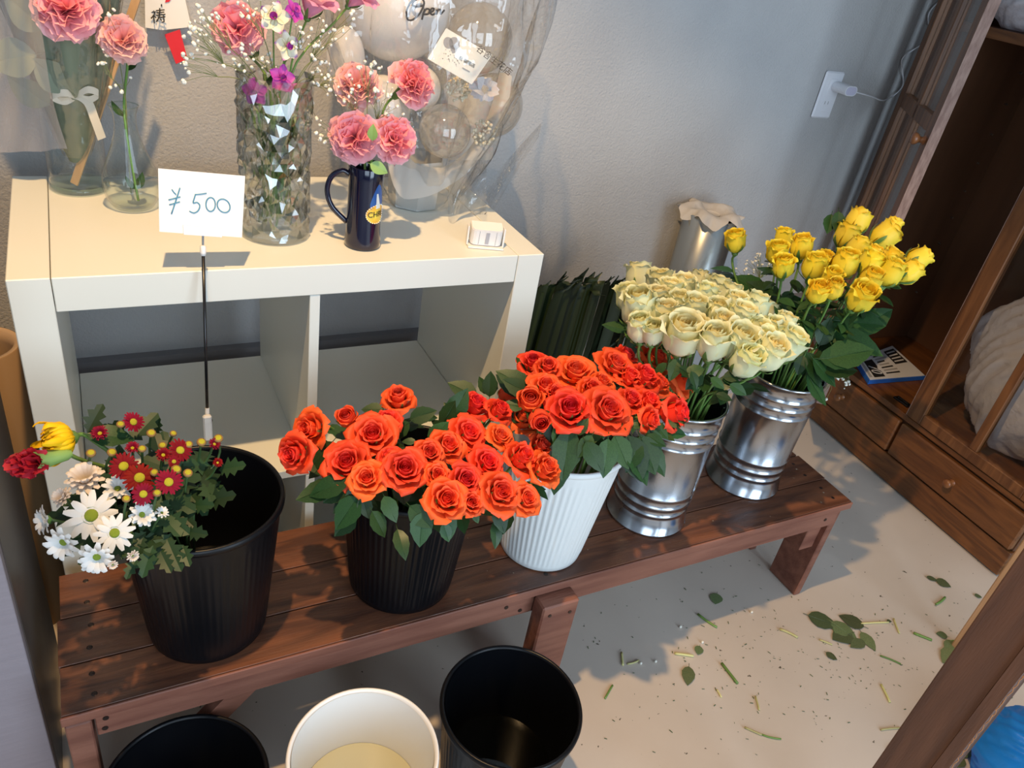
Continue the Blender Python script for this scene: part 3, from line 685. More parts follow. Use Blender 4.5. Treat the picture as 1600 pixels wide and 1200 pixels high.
def bouquet(heads, c, dome, kind, where, group, tilt, per, nleaf=2):
    lab = rowlabels([(h[0], h[1]) for h in heads], per); out = []
    for i, h in enumerate(heads):
        px, py, rp = h[:3]; typ = h[3] if len(h) > 3 else None; lean = h[4] if len(h) > 4 else None
        P = ondome(px, py, *dome); P = P - ray(px, py)*0.0 + Vector((0, 0, rnd(-.006, .006))); sc = rp*depth(P)/FPX
        o = Vector((P.x-c[0], P.y-c[1], 0)); ol = o.length
        n = Vector((0, 0, 1)) + o*tilt + Vector((-.06, -.30, 0))*(1 if kind == 'orange' else .25)
        if lean: n = Vector(lean)
        n = (n + Vector((rnd(-.1, .1), rnd(-.1, .1), 0))).normalized()
        rr = rnd(.15, .55); base = (c[0]+max(-.04, min(.04, o.x*.25))+rnd(-.015, .015), c[1]+max(-.04, min(.04, o.y*.25))+rnd(-.015, .015), c[2]+.02)
        look = {None: 'open', 'h': 'half-open', 'b': 'budding'}[typ]
        R = empty(f'{kind}_rose', base, f"{look} {kind} rose, {lab[i]}, {where}", 'rose', group)
        if kind == 'orange':
            me = random.choice({None: ORANGE, 'h': ORANGE_H, 'b': ORANGE_B}[typ]); cx = CALYX if typ != 'b' else CALYX_B
            s_ = sc*(1.04 if typ is None else 1.34 if typ == 'h' else 1.0); org = P - n*s_*(.35 if typ is None else .55 if typ == 'h' else .8)
        else:
            me = random.choice(CREAM if kind == 'cream' else YELLOW); cx = CALYX_B; s_ = sc*(1.22 if kind == 'cream' else 1.02); org = P - n*s_*.95
        put('petals', me, org, n, (s_*(1 if kind == 'orange' else .90), s_*(1 if kind == 'orange' else .90), s_*(1 if kind == 'orange' else 1.2)), R)
        if typ == 'b' or kind != 'orange': put('calyx', random.choice(cx), org, n, s_*(.92 if kind != 'orange' else 1.0), R)
        else: put('calyx', random.choice(cx), org-n*s_*.1, n, s_*.8, R)
        S0 = org-n*s_*.3; rim_r = .085 if kind == 'orange' else .060; oo = Vector((S0.x-c[0], S0.y-c[1], 0)); k_ = min(1, rim_r/max(oo.length, 1e-4))*.92
        rimp = Vector((c[0]+oo.x*k_*rnd(.75, 1), c[1]+oo.y*k_*rnd(.75, 1), c[2]+(.235 if kind == 'orange' else .275)))
        build('stem', G().tube(smoothpts([S0, S0-n*min(.035, (S0-rimp).length*.35), rimp, Vector(base)], 5), rnd(.0019, .0026), 6), 'stem', R, True)
        for k in range(nleaf):
            a = rnd(0, 6.28); d = Vector((math.cos(a), math.sin(a), rnd(-.5, .1))) + o*5
            t = rnd(.035, .075); Q = org - n*t
            put_leaf(random.choice(LEAF), Q, d, Vector((0, 0, 1)) + Vector((rnd(-.4, .4), rnd(-.6, .1), 0)), rnd(.032, .05), R)
        out.append((R, P))
    return out
def px_leaves(lst, roses, dome, dz=-.015, dup=True):
    """single large leaves: base pixel, tip pixel; each hangs on the nearest rose"""
    for (bx, by, tx, ty, *w) in lst:
        A = ondome(bx, by, dome[0], dome[1], dome[2]+dz, dome[3]); off = w[0] if w else 0
        B = CAM + ray(tx, ty)*(depth(A)+off)
        R = min(roses, key=lambda r: (r[1]-A).length)[0]
        ln = (B-A).length
        if dup:
            A2 = A + Vector((rnd(-.02, .02), rnd(-.01, .02), rnd(-.03, 0))); put_leaf(random.choice(LEAF), A2, (B-A)+Vector((rnd(-.03, .03), rnd(-.02, .02), rnd(-.03, .02))), VIEW*.6 + Vector((rnd(-.5, .5), 0, .6+rnd(-.4, .4))), ln*rnd(.65, .95), R)
        ln *= .9
        put_leaf(random.choice(LEAF[:2]), A, B-A, VIEW*.8 + Vector((rnd(-.3, .3), 0, .6+rnd(-.3, .3))), ln, R)

OR2 = [(483,673,25,'h',(-.8,-.5,.5)),(458,712,26,'h',(-.8,-.6,.4)),(543,654,15,'b'),(622,622,23,'h'),(605,653,20,'h'),(582,680,34),(543,718,36),(573,748,27),(610,718,17,'h'),(632,737,35),(670,712,24),(700,695,28),(733,673,29),(743,632,22,'h'),(782,682,21),(780,645,20,'h'),(792,620,15,'b'),(817,650,22,'h'),(762,720,27),(683,743,21),(727,753,26),(697,780,34),(780,773,34),(823,775,25),(817,713,25,'h'),(845,700,18,'h'),(853,733,24,'h'),(737,782,18,'h')]
D2 = (.497, -.204, .645, .9)
r2 = bouquet(OR2, B2, D2, 'orange', 'black bucket', 'orange roses in the black bucket', 2.6, 6)
px_leaves([(545,750,475,778),(545,755,500,790),(560,775,520,835),(565,775,578,815),(600,775,622,822),(660,800,655,862,.0),(700,800,705,848),(640,790,680,830),(740,800,748,820),(640,655,688,640),(700,660,735,600),(745,620,694,595),(765,620,767,575),(520,690,478,742),(600,640,560,640),(775,790,790,840),(650,690,625,690),(640,660,600,690),(670,690,705,655),(720,660,690,625),(560,760,538,800)], r2, D2)
OR3 = [(833,566,21,'h'),(855,577,19,'h'),(853,603,28),(828,627,18,'b'),(843,657,17,'b',(-.3,-.7,.2)),(900,577,33),(890,640,37),(950,640,38),(962,572,30),(978,555,20,'h'),(942,592,18,'h'),(1023,560,23,'h'),(1040,550,15,'b'),(1007,590,23,'h'),(1032,594,19,'h'),(1068,596,23,'h',(.6,-.5,.7)),(987,622,18,'h'),(1015,623,20,'h'),(1018,653,19,'h',(.2,-.8,.4)),(1058,645,26,'h',(.5,-.7,.5)),(868,615,18,'h'),(925,605,20,'h'),(985,585,20,'h')]
D3 = (.768, -.205, .685, .9)
r3 = bouquet(OR3, B3, D3, 'orange', 'white bucket', 'orange roses in the white bucket', 2.4, 6)
px_leaves([(870,660,882,722),(890,670,877,762,.0),(900,680,922,650),(915,690,945,745),(950,685,942,755),(960,680,985,740),(980,680,1005,762),(1000,680,1027,750),(1010,680,1045,700),(1020,660,1047,690),(985,665,1010,665),(830,610,768,575),(825,615,780,590),(940,670,905,700),(970,670,950,735),(1000,690,975,745),(925,680,900,720),(1015,670,1030,720),(1040,660,1080,655),(820,580,805,555)], r3, D3)
CR = [(997,438,18),(1032,447,20),(1065,457,18),(1092,443,16),(982,468,17),(997,490,25),(1027,472,19),(1037,497,20),(1060,482,17),(1082,490,18),(1098,472,18),(1117,460,18),(1066,523,26),(1118,493,20),(1138,467,17),(1143,487,18),(1160,467,16),(1173,477,16),(1113,541,23),(1125,517,18),(1152,507,20),(1175,490,20),(1193,490,17),(1150,543,24),(1164,565,21),(1178,523,20),(1203,523,20),(1213,497,17),(1197,558,23),(1226,541,22),(1221,513,17),(1000,514,18),(1020,520,16),(1045,462,17),(1110,452,15),(1085,515,17),(1190,540,19)]
D4 = (1.023, -.188, .745, .9)
r4 = bouquet(CR, B4, D4, 'cream', 'zinc bucket', 'cream roses', 2.0, 7, 1)
px_leaves([(1080,580,1090,612),(1110,590,1135,610),(1130,590,1165,585),(1150,590,1110,612),(1060,560,1045,600),(1000,530,985,545),(1140,600,1170,620),(1100,575,1060,590)], r4, D4, -.03)
YE = [(1148,383,16),(1225,372,15),(1215,397,17),(1223,420,17),(1250,393,18),(1273,417,20),(1288,405,13),(1318,418,21),(1298,437,15),(1278,457,17),(1300,458,16),(1320,373,18),(1337,350,19),(1338,390,18),(1377,373,20,None,(.7,-.1,.8)),(1392,355,15,None,(.6,.1,.8)),(1357,415,19),(1363,400,14),(1388,408,16),(1388,432,20),(1415,432,18,None,(.6,-.2,.8)),(1357,442,18),(1345,463,22),(1430,407,18,None,(.9,-.2,.6))]
D5 = (1.36, -.12, .835, 1.1)
r5 = bouquet(YE, B5, D5, 'yellow', 'right zinc bucket', 'yellow roses', 2.0, 6, 4)
px_leaves([(1220,480,1160,435),(1200,460,1135,430),(1260,490,1230,455),(1270,520,1250,475),(1290,510,1340,530),(1300,500,1395,510),(1310,520,1390,560),(1280,540,1300,490),(1290,560,1375,545),(1270,560,1310,610),(1280,560,1350,560),(1260,550,1285,612),(1240,500,1215,470),(1230,520,1200,490),(1300,540,1330,590),(1320,500,1360,470),(1255,555,1245,590),(1310,330,1308,372),(1260,540,1220,560),(1350,510,1400,480),(1270,500,1240,530),(1285,530,1335,505)], r5, (1.36, -.12, .72, .9), 0)

# ---- chrysanthemums in the left bucket
DW = daisy_mesh(13, 'mum_white', 1, .158, .10); DW2 = daisy_mesh(10, 'mum_white', 2, .185, .34); DB = daisy_mesh(11, 'mum_blush', 3, .18, .42)
DR = daisy_mesh(21, 'mum_red', 1, .125, .12); DR2 = daisy_mesh(20, 'mum_red', 2, .12, .38); DRB = daisy_mesh(16, 'mum_red', 1, .13, .85)
DISC = dome_mesh('mum_disc', .34, .15); DISCG = dome_mesh('mum_disc_green', .26, .12)
_g = G(); _g.lathe([(.12, -.25), (.75, .1), (.98, .6), (.86, .92), (.62, 1.0)], n=12); _g.mi = 1; _g.lathe([(.64, .97), (.45, 1.08), (.001, 1.06)], n=12); BUD = _g.mesh('bud', ['mum_bud', 'mum_disc'], True)
_g = G(); _g.lathe([(.06, -.3), (.30, -.1), (.34, .06)], n=10); MCAL = _g.mesh('calyx', 'sepal', True)
D1 = (.14, -.2, .655, .8)
WH = [(142,805,40,DW,(-.15,-.6,.75)),(179,833,30,DW,(0,-.75,.65)),(151,871,28,DW2,(-.2,-.95,.25)),(184,763,24,DW2,(.1,-.3,.9)),(222,804,22,DW2,(.3,-.6,.7)),(71,813,24,DW2,(-.95,-.3,.25)),(98,848,28,DW2,(-.5,-.85,.2)),(134,752,30,DB,(-.1,-.2,.95)),(100,778,17,DB,(-.5,-.2,.8)),(207,868,10,DB,(.3,-.9,.3)),(253,801,11,DW2,(.4,-.3,.8)),(176,882,8,DB,(.1,-.9,.3))]
RD = [(209,659,17,DR,(.4,-.6,.6)),(156,677,13,DR2,(-.1,-.5,.8)),(282,703,19,DR,(.2,-.6,.75)),(193,728,22,DR,(-.1,-.6,.8)),(218,746,24,DR,(0,-.65,.75)),(264,753,21,DR,(.2,-.7,.7)),(224,772,18,DR,(0,-.75,.6)),(255,711,12,DR2,(.1,-.5,.8)),(272,721,10,DR,(.2,-.6,.7)),(207,700,11,DR2,(0,-.4,.9)),(335,694,10,DR2,(.3,-.5,.8)),(340,723,8,DR2,(.2,-.6,.7))]
BD = [(142,710,8),(174,709,8),(236,679,8),(270,679,6),(188,665,7),(222,703,7),(274,736,9),(293,741,8),(314,693,8),(341,687,8),(241,740,7),(197,781,7),(245,772,7),(295,696,7),(254,698,7)]
wl = rowlabels([h[:2] for h in WH], 4); rl = rowlabels([h[:2] for h in RD], 4); bl = rowlabels([h[:2] for h in BD], 5)
def mum(name, px, py, rp, n, meshes, label, cat, group, zoff=0, leaves=1):
    P = ondome(px, py, D1[0], D1[1], D1[2]+zoff, D1[3]); s_ = rp*depth(P)/FPX; n = Vector(n).normalized()
    base = (B1[0]+rnd(-.045, .0), B1[1]+rnd(-.03, .03), B1[2]+.02)
    R = empty(name, base, label, cat, group)
    for nm, me, k in meshes: put(nm, me, P-n*s_*.1, n, s_*k, R)
    rim = Vector((B1[0]-.05+ (P.x-.14)*.5, B1[1]-.02+(P.y+.2)*.3, B1[2]+.27))
    pts = smoothpts([P-n*s_*.3, P-n*max(.03, s_*1.5)+Vector((0, 0, -.012)), rim+Vector((rnd(-.015, .015), rnd(-.02, .02), 0)), base], 4)
    build('stem', G().tube(pts, .0016, 5), 'stem_dark', R, True)
    for k in range(leaves):
        Q = pts[5+k % 3] if len(pts) > 8 else pts[2]; a = rnd(0, 6.28)
        put_leaf(MLEAF, Q, (math.cos(a), math.sin(a)-.4, rnd(-.3, .4)), (rnd(-.3, .3), -.5, 1), rnd(.035, .055), R)
    return R, P
mums = []
for h, l in zip(WH, wl):
    look = 'blush-white double' if h[3] is DB else 'white'
    mums.append(mum('white_chrysanthemum', *h[:3], h[4], [('petals', h[3], 1), ('disc', DISCG, 1), ('calyx', MCAL, 1)], f'{look} chrysanthemum, {l}, left bucket', 'chrysanthemum', 'white chrysanthemums', -.01))
for h, l in zip(RD, rl): mums.append(mum('red_chrysanthemum', *h[:3], h[4], [('petals', h[3], 1), ('disc', DISC, 1), ('calyx', MCAL, 1)], f'dark red chrysanthemum with yellow eye, {l}, left bucket', 'chrysanthemum', 'dark red chrysanthemums', .02))
for h, l in zip(BD, bl): mums.append(mum('chrysanthemum_bud', *h, (rnd(-.1, .3), -.4, .9), [('bud', BUD, .95), ('calyx', MCAL, 1.6)], f'small yellow-red chrysanthemum bud, {l}, left bucket', 'flower bud', 'chrysanthemum buds', .02))
for (bx, by, tx, ty) in [(340,735,378,728),(320,785,362,775),(330,750,345,770),(260,840,280,885),(240,850,225,895),(290,830,320,835),(270,830,245,875),(215,870,200,900),(300,790,330,790),(255,800,290,830),(230,830,205,850),(285,850,295,880),(170,690,183,662),(190,720,185,700),(310,760,300,800),(250,860,265,890),(225,835,215,870),(245,680,248,655),(295,770,320,800),(270,790,300,820)]:
    A = ondome(bx, by, D1[0], D1[1], D1[2]-.03, D1[3]); Bp = CAM + ray(tx, ty)*(depth(A)-.01); Rm = min(mums, key=lambda r: (r[1]-A).length)[0]
    put_leaf(MLEAF, A, Bp-A, VIEW+Vector((0, 0, .6)), (Bp-A).length*1.15, Rm)
# yellow incurved mum at the left
P = ondome(94, 688, D1[0], D1[1], D1[2]+.02, D1[3]); n = Vector((-.86, -.35, .12)).normalized(); sc = 33*depth(P)/FPX
g = G(); off = 0
for n_p, ctrl, hw in ((6, [(.02, -.3), (.12, .3), (.06, .80)], .7), (9, [(.05, -.6), (.30, .0), (.26, .5), (.10, .86)], .42), (13, [(.1, -.65), (.55, -.1), (.55, .4), (.30, .84)], .29), (17, [(.12, -.7), (.74, -.2), (.80, .3), (.55, .76)], .225), (20, [(.14, -.72), (.86, -.3), (.98, .2), (.80, .64)], .19)):
    off += .4
    for i in range(n_p): petal(g, off+2*PI*i/n_p+rnd(-.05, .05), hw, [(r*rnd(.94, 1.06), z*rnd(.95, 1.05)) for r, z in ctrl], .5, .6, 4, 7, .02, .012, 0, .09)
for a_, L_ in ((.3, 1.0), (1.2, .7), (2.2, .8), (3.4, .9), (4.9, .7), (5.6, .85)): petal(g, a_, .17, [(.16, -.72), (.8, -.35), (1.12, .35*L_), (1.22, .9*L_), (1.05, 1.25*L_)], .5, .6, 4, 7, .03, .03, 0, .06)
YM = g.mesh('petals', 'mum_yellow', True)
base = (B1[0]-.03, B1[1], B1[2]+.02)
R = empty('yellow_chrysanthemum', base, 'large yellow incurved chrysanthemum leaning over the left bucket', 'chrysanthemum')
put('petals', YM, P, n, sc*.88, R, 0.3); put('calyx', MCAL, P-n*sc*.55, n, sc*1.1, R)
build('stem', G().tube(smoothpts([P-n*sc*.7, P-n*sc*1.4+Vector((0, 0, -.01)), Vector((.13, -.2, .57)), Vector(base)], 5), .0028, 6), 'stem', R, True)
A = P-n*sc*1.2; put_leaf(LEAF[0], A, (.8, -.1, -.2), (0, -.5, 1), .055, R); put_leaf(MLEAF, A, (.5, .5, .6), (0, -.5, 1), .04, R)
# red carnation at the left
CRED = carnation_mesh('carn_red', 40, flat=1.3)
P = ondome(52, 722, D1[0], D1[1], D1[2]+.0, D1[3]); n = Vector((-.93, -.30, .10)).normalized(); P = P - ray(52, 722)*.035; sc = 30*depth(P)/FPX
R = empty('red_carnation', (B1[0]-.05, B1[1]+.01, B1[2]+.02), 'dark red carnation with pale green calyx leaning out at the far left', 'carnation')
put('petals', CRED, P-n*sc*.2, n, (sc*.85, sc*.85, sc*1.2), R)
g = G(); g.lathe([(.25, -1.9), (.42, -1.6), (.5, -.9), (.62, -.2), (.70, .12)], n=14)
for i in range(5):
    a = 2*PI*i/5; g.add([(.66*math.cos(a-.5), .66*math.sin(a-.5), 0), (.66*math.cos(a+.5), .66*math.sin(a+.5), 0), (.95*math.cos(a), .95*math.sin(a), .5)], [(0, 1, 2)])
put('calyx', g.mesh('calyx', 'sepal_pale', True), P-n*sc*.35, n, sc*.78, R)
build('stem', G().tube(smoothpts([P-n*sc*1.4, P-n*sc*2.1+Vector((0, 0, -.01)), Vector((.12, -.19, .565)), Vector((B1[0]-.05, B1[1]+.01, B1[2]+.02))], 5), .0025, 6), 'stem', R, True)

# ================================================================== price card on its stand
P0 = ony(325, 690, -.088); P1 = ony(317, 380, -.004)
R = empty('price_sign', P0, 'handwritten 500 yen price card on a thin black rod clipped to the bucket', 'price sign')
ax = (P1-P0); at_ = lambda t: P0+ax*t
build('rod', G().tube([at_(.17), at_(.95)], .0022, 10), 'black_rod', R, True)
build('bracket_neck', G().tube([at_(.98), (oncard(905, 1040)-cn*.002) if 0 else ony(317, 366, -.002)], .0016, 8), 'steel', R)
build('collar', G().tube([at_(.94), at_(.955), at_(.985), at_(.99)], [.003, .0042, .0042, .003], 10), 'device_white', R, True)
cl = build('clip', G().box((-.006, -.004, -.022), (.006, .004, .022), .002).xf(Matrix.Translation(at_(.075))), 'clear_clip', R)
build('clip_neck', G().tube([at_(.14), at_(.18)], .0032, 8), 'clear_clip', R)
build('clip_ring', G().tube([at_(.115)+Vector((.006*math.cos(a), -.002, .006*math.sin(a))) for a in [i*PI/6 for i in range(13)]], .0009, 5), 'screw', cl)
TL, TR, BR, BL = ony(247, 263, .020), ony(383, 275, .016), ony(378, 371, -.004), ony(249, 362, .0)
cn = (TR-TL).cross(BL-TL).normalized()
if cn.dot(VIEW) < 0: cn = -cn
g = G(); vs = [TL, TR, BR, BL]; g.add([p+cn*.0004 for p in vs]+[p-cn*.0004 for p in vs], [(3, 2, 1, 0), (4, 5, 6, 7), (0, 1, 5, 4), (1, 2, 6, 5), (2, 3, 7, 6), (3, 0, 4, 7)])
card = build('card', g, 'card_white', R)
def oncard(zx, zy):
    px, py = zx/2.857, zy/2.857; d = ray(px, py); t = (TL-CAM).dot(cn)/d.dot(cn); return CAM + d*t + cn*.0009
g = G()
for st in ([(767, 845), (776, 858), (786, 868)], [(803, 838), (790, 880), (765, 955)], [(752, 892), (805, 878)], [(755, 914), (803, 900)],
           [(870, 868), (895, 866), (922, 862)], [(872, 868), (866, 888), (862, 906), (880, 903), (892, 918), (884, 940), (865, 950), (845, 942)],
           [(940+21*math.cos(a), 912+31*math.sin(a)) for a in [i*.42 for i in range(16)]], [(998+28*math.cos(a)+6*math.sin(a), 918+30*math.sin(a)) for a in [i*.42 for i in range(16)]]):
    pts = smoothpts([oncard(*p) for p in st], 3); g.tube(pts, .00085, 5)
build('lettering', g, 'marker_blue', card, True)
H = [oncard(817, 1005), oncard(993, 1018), oncard(990, 1058), oncard(820, 1046)]
g = G(); g.add([p+cn*.0012 for p in H]+[p-cn*.003 for p in H], [(3, 2, 1, 0), (4, 5, 6, 7), (0, 1, 5, 4), (1, 2, 6, 5), (2, 3, 7, 6), (3, 0, 4, 7)]); build('holder', g, 'card_holder', R)

# ================================================================== glass vessels on the shelf
ZT = .7905
CP = [carnation_mesh('carn_pink') for _ in range(3)]; CPALE = carnation_mesh('carn_pale')
_g = G(); _g.lathe([(.06, -1.25), (.16, -1.15), (.24, -.7), (.30, -.2), (.36, .05)], n=12); CCAL = _g.mesh('calyx', 'sepal', True)
def carnation(px, py, rp, y, n, base, me, label, group=None, via=None, leaves=2):
    P = ony(px, py, y); s_ = rp*depth(P)/FPX; n = Vector(n).normalized()
    R = empty('carnation', base, label, 'carnation', group); O = P - n*s_*.45
    put('petals', me, O, n, s_*1.06, R); put('calyx', CCAL, O, n, s_*.85, R)
    pts = smoothpts([O-n*s_*.9, O-n*s_*1.6+Vector((0, 0, -.01))] + [Vector(v) for v in (via or [])] + [Vector(base)], 5)
    build('stem', G().tube(pts, .0019, 6), 'stem', R, True)
    for k in range(leaves):
        Q = pts[min(6+4*k, len(pts)-2)] if len(pts) > 12 else pts[4]; a = rnd(0, 6.28)
        put_leaf(LEAF[2], Q, (math.cos(a), math.sin(a), .8), (math.cos(a), math.sin(a), -.5), rnd(.022, .035), R)
    return R
# wide jar
c = (.096, .332, ZT)
R = empty('glass_jar', c, 'straight clear glass jar with a ribbon at the left end of the shelf', 'jar')
build('wall', G().lathe([(.041, .004), (.0425, .012), (.0425, .168), (.0445, .176)], c, 48), 'glass', R, True)
build('base', G().lathe([(.0005, .001), (.040, .001), (.0432, .003), (.0438, .007), (.0425, .012), (.038, .010), (.0005, .008)], c, 48), 'glass_green', R, True)
g = G(); zr = .157
g.grid(lambda u, v: (c[0]+.0437*math.cos(-PI*1.05+u*PI*1.1), c[1]+.0437*math.sin(-PI*1.05+u*PI*1.1), c[2]+zr+(v-.5)*(.016+.004*math.sin(u*17))), 24, 3)
rb = build('ribbon', g, 'ribbon', R, True)
K = Vector((c[0]+.012, c[1]-.044, c[2]+zr))
def strip(pts, w, up, mt, nm, par):
    pts = smoothpts(pts, 5); n_ = len(pts)-1
    g = G(); g.grid(lambda u, v: tuple(pts[int(round(v*n_))] + Vector(up)*(u-.5)*w), 2, n_); return build(nm, g, mt, par, True)
strip([K, K+Vector((.014, -.004, -.008)), K+Vector((.020, -.006, -.030)), K+Vector((.027, -.004, -.062))], .013, (.9, .2, .35), 'ribbon', 'ribbon_tail', rb)
strip([K, K+Vector((.016, -.008, .012)), K+Vector((.030, -.006, .006)), K+Vector((.016, -.003, -.004)), K], .010, (.1, .1, 1), 'ribbon', 'ribbon_bow', rb)
strip([K, K+Vector((-.016, -.008, .006)), K+Vector((-.032, -.002, -.002)), K+Vector((-.016, -.003, -.008)), K], .010, (.1, .1, 1), 'ribbon', 'ribbon_bow', rb)
# stick leaning in it
A = Vector((.088, .316, ZT+.012)); Bp = ony(226, -40, .335)
R = empty('wooden_stick', A, 'flat pale wooden stick leaning diagonally out of the glass jar', 'stick')
d = (Bp-A); x = d.cross(VIEW).normalized(); y = d.normalized(); z = x.cross(y)
M = Matrix(((x.x, y.x, z.x, A.x), (x.y, y.y, z.y, A.y), (x.z, y.z, z.z, A.z), (0, 0, 0, 1)))
build('strip', G().box((-.0065, 0, -.0015), (.0065, d.length, .0015), .0004).xf(M), 'stick_wood', R)
# wrapped posy in the jar
def wrapcone(c, z0, z1, r0, r1, seed, fold, nf):
    def fn(u, v):
        a = 2*PI*u; r = r0+(r1-r0)*v**.8; q = 1+fold*v*(.6*math.sin(nf*a+seed)+.5*math.sin((nf*2+1)*a+seed*2+3*v)); zz = z0+(z1-z0)*v + .05*max(0, v-.6)*math.sin(3*a+seed)
        return (c[0]+.012*v+r*q*math.cos(a), c[1]+r*q*math.sin(a), zz)
    return G().grid(fn, 64, 10)
POSYL = leaf_mesh('leaf', 'wrap_green', 0, .42, 8, .12)
R = empty('wrapped_posy', (.096, .332, ZT+.045), 'posy in crumpled green paper and clear film standing in the jar', 'posy')
build('paper', wrapcone((.098, .332), ZT+.045, 1.16, .012, .085, 1.0, .26, 4), 'wrap_green', R, True)
build('film', wrapcone((.098, .332), ZT+.055, 1.18, .020, .094, 2.0, .18, 7), 'cello', R, True)
for i in range(9):
    a = rnd(PI*1.05, 1.95*PI); zz = rnd(.92, 1.09); vv = (zz-.835)/.325; rq = .012+.073*vv**.8+.004; Q = Vector((.098+.012*vv+rq*math.cos(a), .332+rq*math.sin(a), zz))
    put_leaf(POSYL, Q, (rnd(-.8, .8), 0, rnd(-.5, 1)), (math.cos(a), math.sin(a), .1), rnd(.05, .075), R)
carnation(100, 6, 50, .24, (-.1, -.7, .6), (.1, .325, ZT+.05), CP[0], 'bright pink carnation at the top edge above the glass jar', 'pink carnations')
# round-bellied bottle vase
c = (.168, .248, ZT)
R = empty('bottle_vase', c, 'clear round-bellied bottle vase beside the glass jar', 'vase')
build('glass_body', G().lathe([(.0005, .002), (.026, .001), (.030, .002), (.0385, .016), (.0425, .033), (.0405, .052), (.033, .072), (.024, .094), (.0175, .115), (.0155, .13), (.0165, .145), (.0205, .157)], c, 48), 'glass', R, True)
build('water', G().lathe([(.0005, .004), (.028, .004), (.0365, .017), (.0405, .033), (.0400, .040), (.0005, .040)], c, 36), 'glass', R, True)
build('lip', G().tube([(c[0]+.0205*math.cos(a), c[1]+.0205*math.sin(a), c[2]+.157) for a in [i*PI/16 for i in range(33)]], .001, 6), 'glass_green', R, True)
carnation(190, 57, 37, .235, (-.1, -.75, .5), (.175, .24, ZT+.012), CPALE, 'pale pink carnation in the round-bellied bottle vase', 'pink carnations', [(.168, .248, ZT+.14)], 4)
# cut crystal vase
c = (.362, .124, ZT)
R = empty('crystal_vase', c, 'tall cut-crystal cylinder vase in the middle of the shelf', 'vase')
g = G(); random.seed(21); nA, nZ = 30, 23; H_ = .243
rad = [[(.0515+.0035*j/nZ)*(1+(rnd(-.085, .04) if 0 < j < nZ else .0)) for i in range(nA)] for j in range(nZ+1)]
vs = []
for j in range(nZ+1):
    for i in range(nA):
        a = 2*PI*(i+.5*(j % 2)+(rnd(-.22, .22) if 0 < j < nZ else 0))/nA; vs.append((c[0]+rad[j][i]*math.cos(a), c[1]+rad[j][i]*math.sin(a), c[2]+.004+(H_-.004)*j/nZ+(rnd(-.005, .005) if 0 < j < nZ else 0)))
fs = []
for j in range(nZ):
    for i in range(nA):
        p, q = j*nA+i, j*nA+(i+1) % nA; r_, s_ = (j+1)*nA+i, (j+1)*nA+(i+1) % nA
        if j % 2: fs += [(p, q, s_), (p, s_, r_)]
        else: fs += [(p, q, r_), (q, s_, r_)]
g.add(vs, fs); build('cut_wall', g, 'crystal', R, False)
build('inner_wall', G().lathe([(.0475, .016), (.0475, .1), (.0500, H_-.001), (.0548, H_+.0005)], c, 48), 'glass', R, True)
build('base', G().lathe([(.0005, .001), (.050, .001), (.053, .003), (.0525, .010), (.048, .016), (.0005, .014)], c, 48), 'glass', R, True)
build('water', G().disc((c[0], c[1], c[2]+.145), .0472, 40), 'glass', R)
cv = c
CB = (.355, .12, ZT+.03)
carnation(368, 38, 42, .15, (-.35, -.75, .5), CB, CP[1], 'bright pink carnation rising from the crystal vase', 'pink carnations', [(.352, .12, ZT+.23), (.36, .125, ZT+.12)], 3)
LS = rose_mesh('petals', [(5, [(.05, 0), (.35, .7), (.6, 1.3), (.95, 1.5)], .8, .6, .5, .05), (5, [(.06, -.02), (.45, .6), (.8, 1.15), (1.25, 1.25)], .8, 1.0, .5, .05)], 'lisianthus', .08)
for px, py, rp, n, lab in ((488, 8, 30, (.25, -.3, .9), 'pink lisianthus bloom at the top edge above the crystal vase'), (556, -4, 26, (.5, -.4, .8), 'pale peach lisianthus at the top edge right of the crystal vase')):
    P = ony(px, py, .15); s_ = rp*depth(P)/FPX; n = Vector(n).normalized(); b0 = (.368, .125, ZT+.03)
    R = empty('lisianthus', b0, lab, 'lisianthus'); put('petals', LS, P-n*s_*.7, n, s_, R); put('calyx', CALYX_B[0], P-n*s_*.7, n, s_*.55, R)
    build('stem', G().tube(smoothpts([P-n*s_*.8, P-n*s_*2, (.382, .122, ZT+.235), b0], 5), .0016, 6), 'stem', R, True)
def orchid_mesh(mt):
    g = G()
    for i in range(5):
        a = PI/2+2*PI*i/5; w = .46 if i else .36; ln = 1.0
        def fn(u_, t):
            u = u_*2-1; ww = w*math.sin(PI*min(.95, t*.85+.1)); r = .05+ln*t
            return (r*math.cos(a)-u*ww*math.sin(a), r*math.sin(a)+u*ww*math.cos(a), .25*t-.2*t*t+.12*u*u)
        g.grid(fn, 4, 5, lambda u, t: (max(t, .001), t, .01))
    return g.mesh('petals', mt, True)
OW, OP = orchid_mesh('orchid_white'), orchid_mesh('orchid_purple')
_g = G(); _g.lathe([(.05, 0), (.2, .25), (.34, .5), (.3, .55)], n=10); LIP = _g.mesh('lip', 'orchid_purple', True)
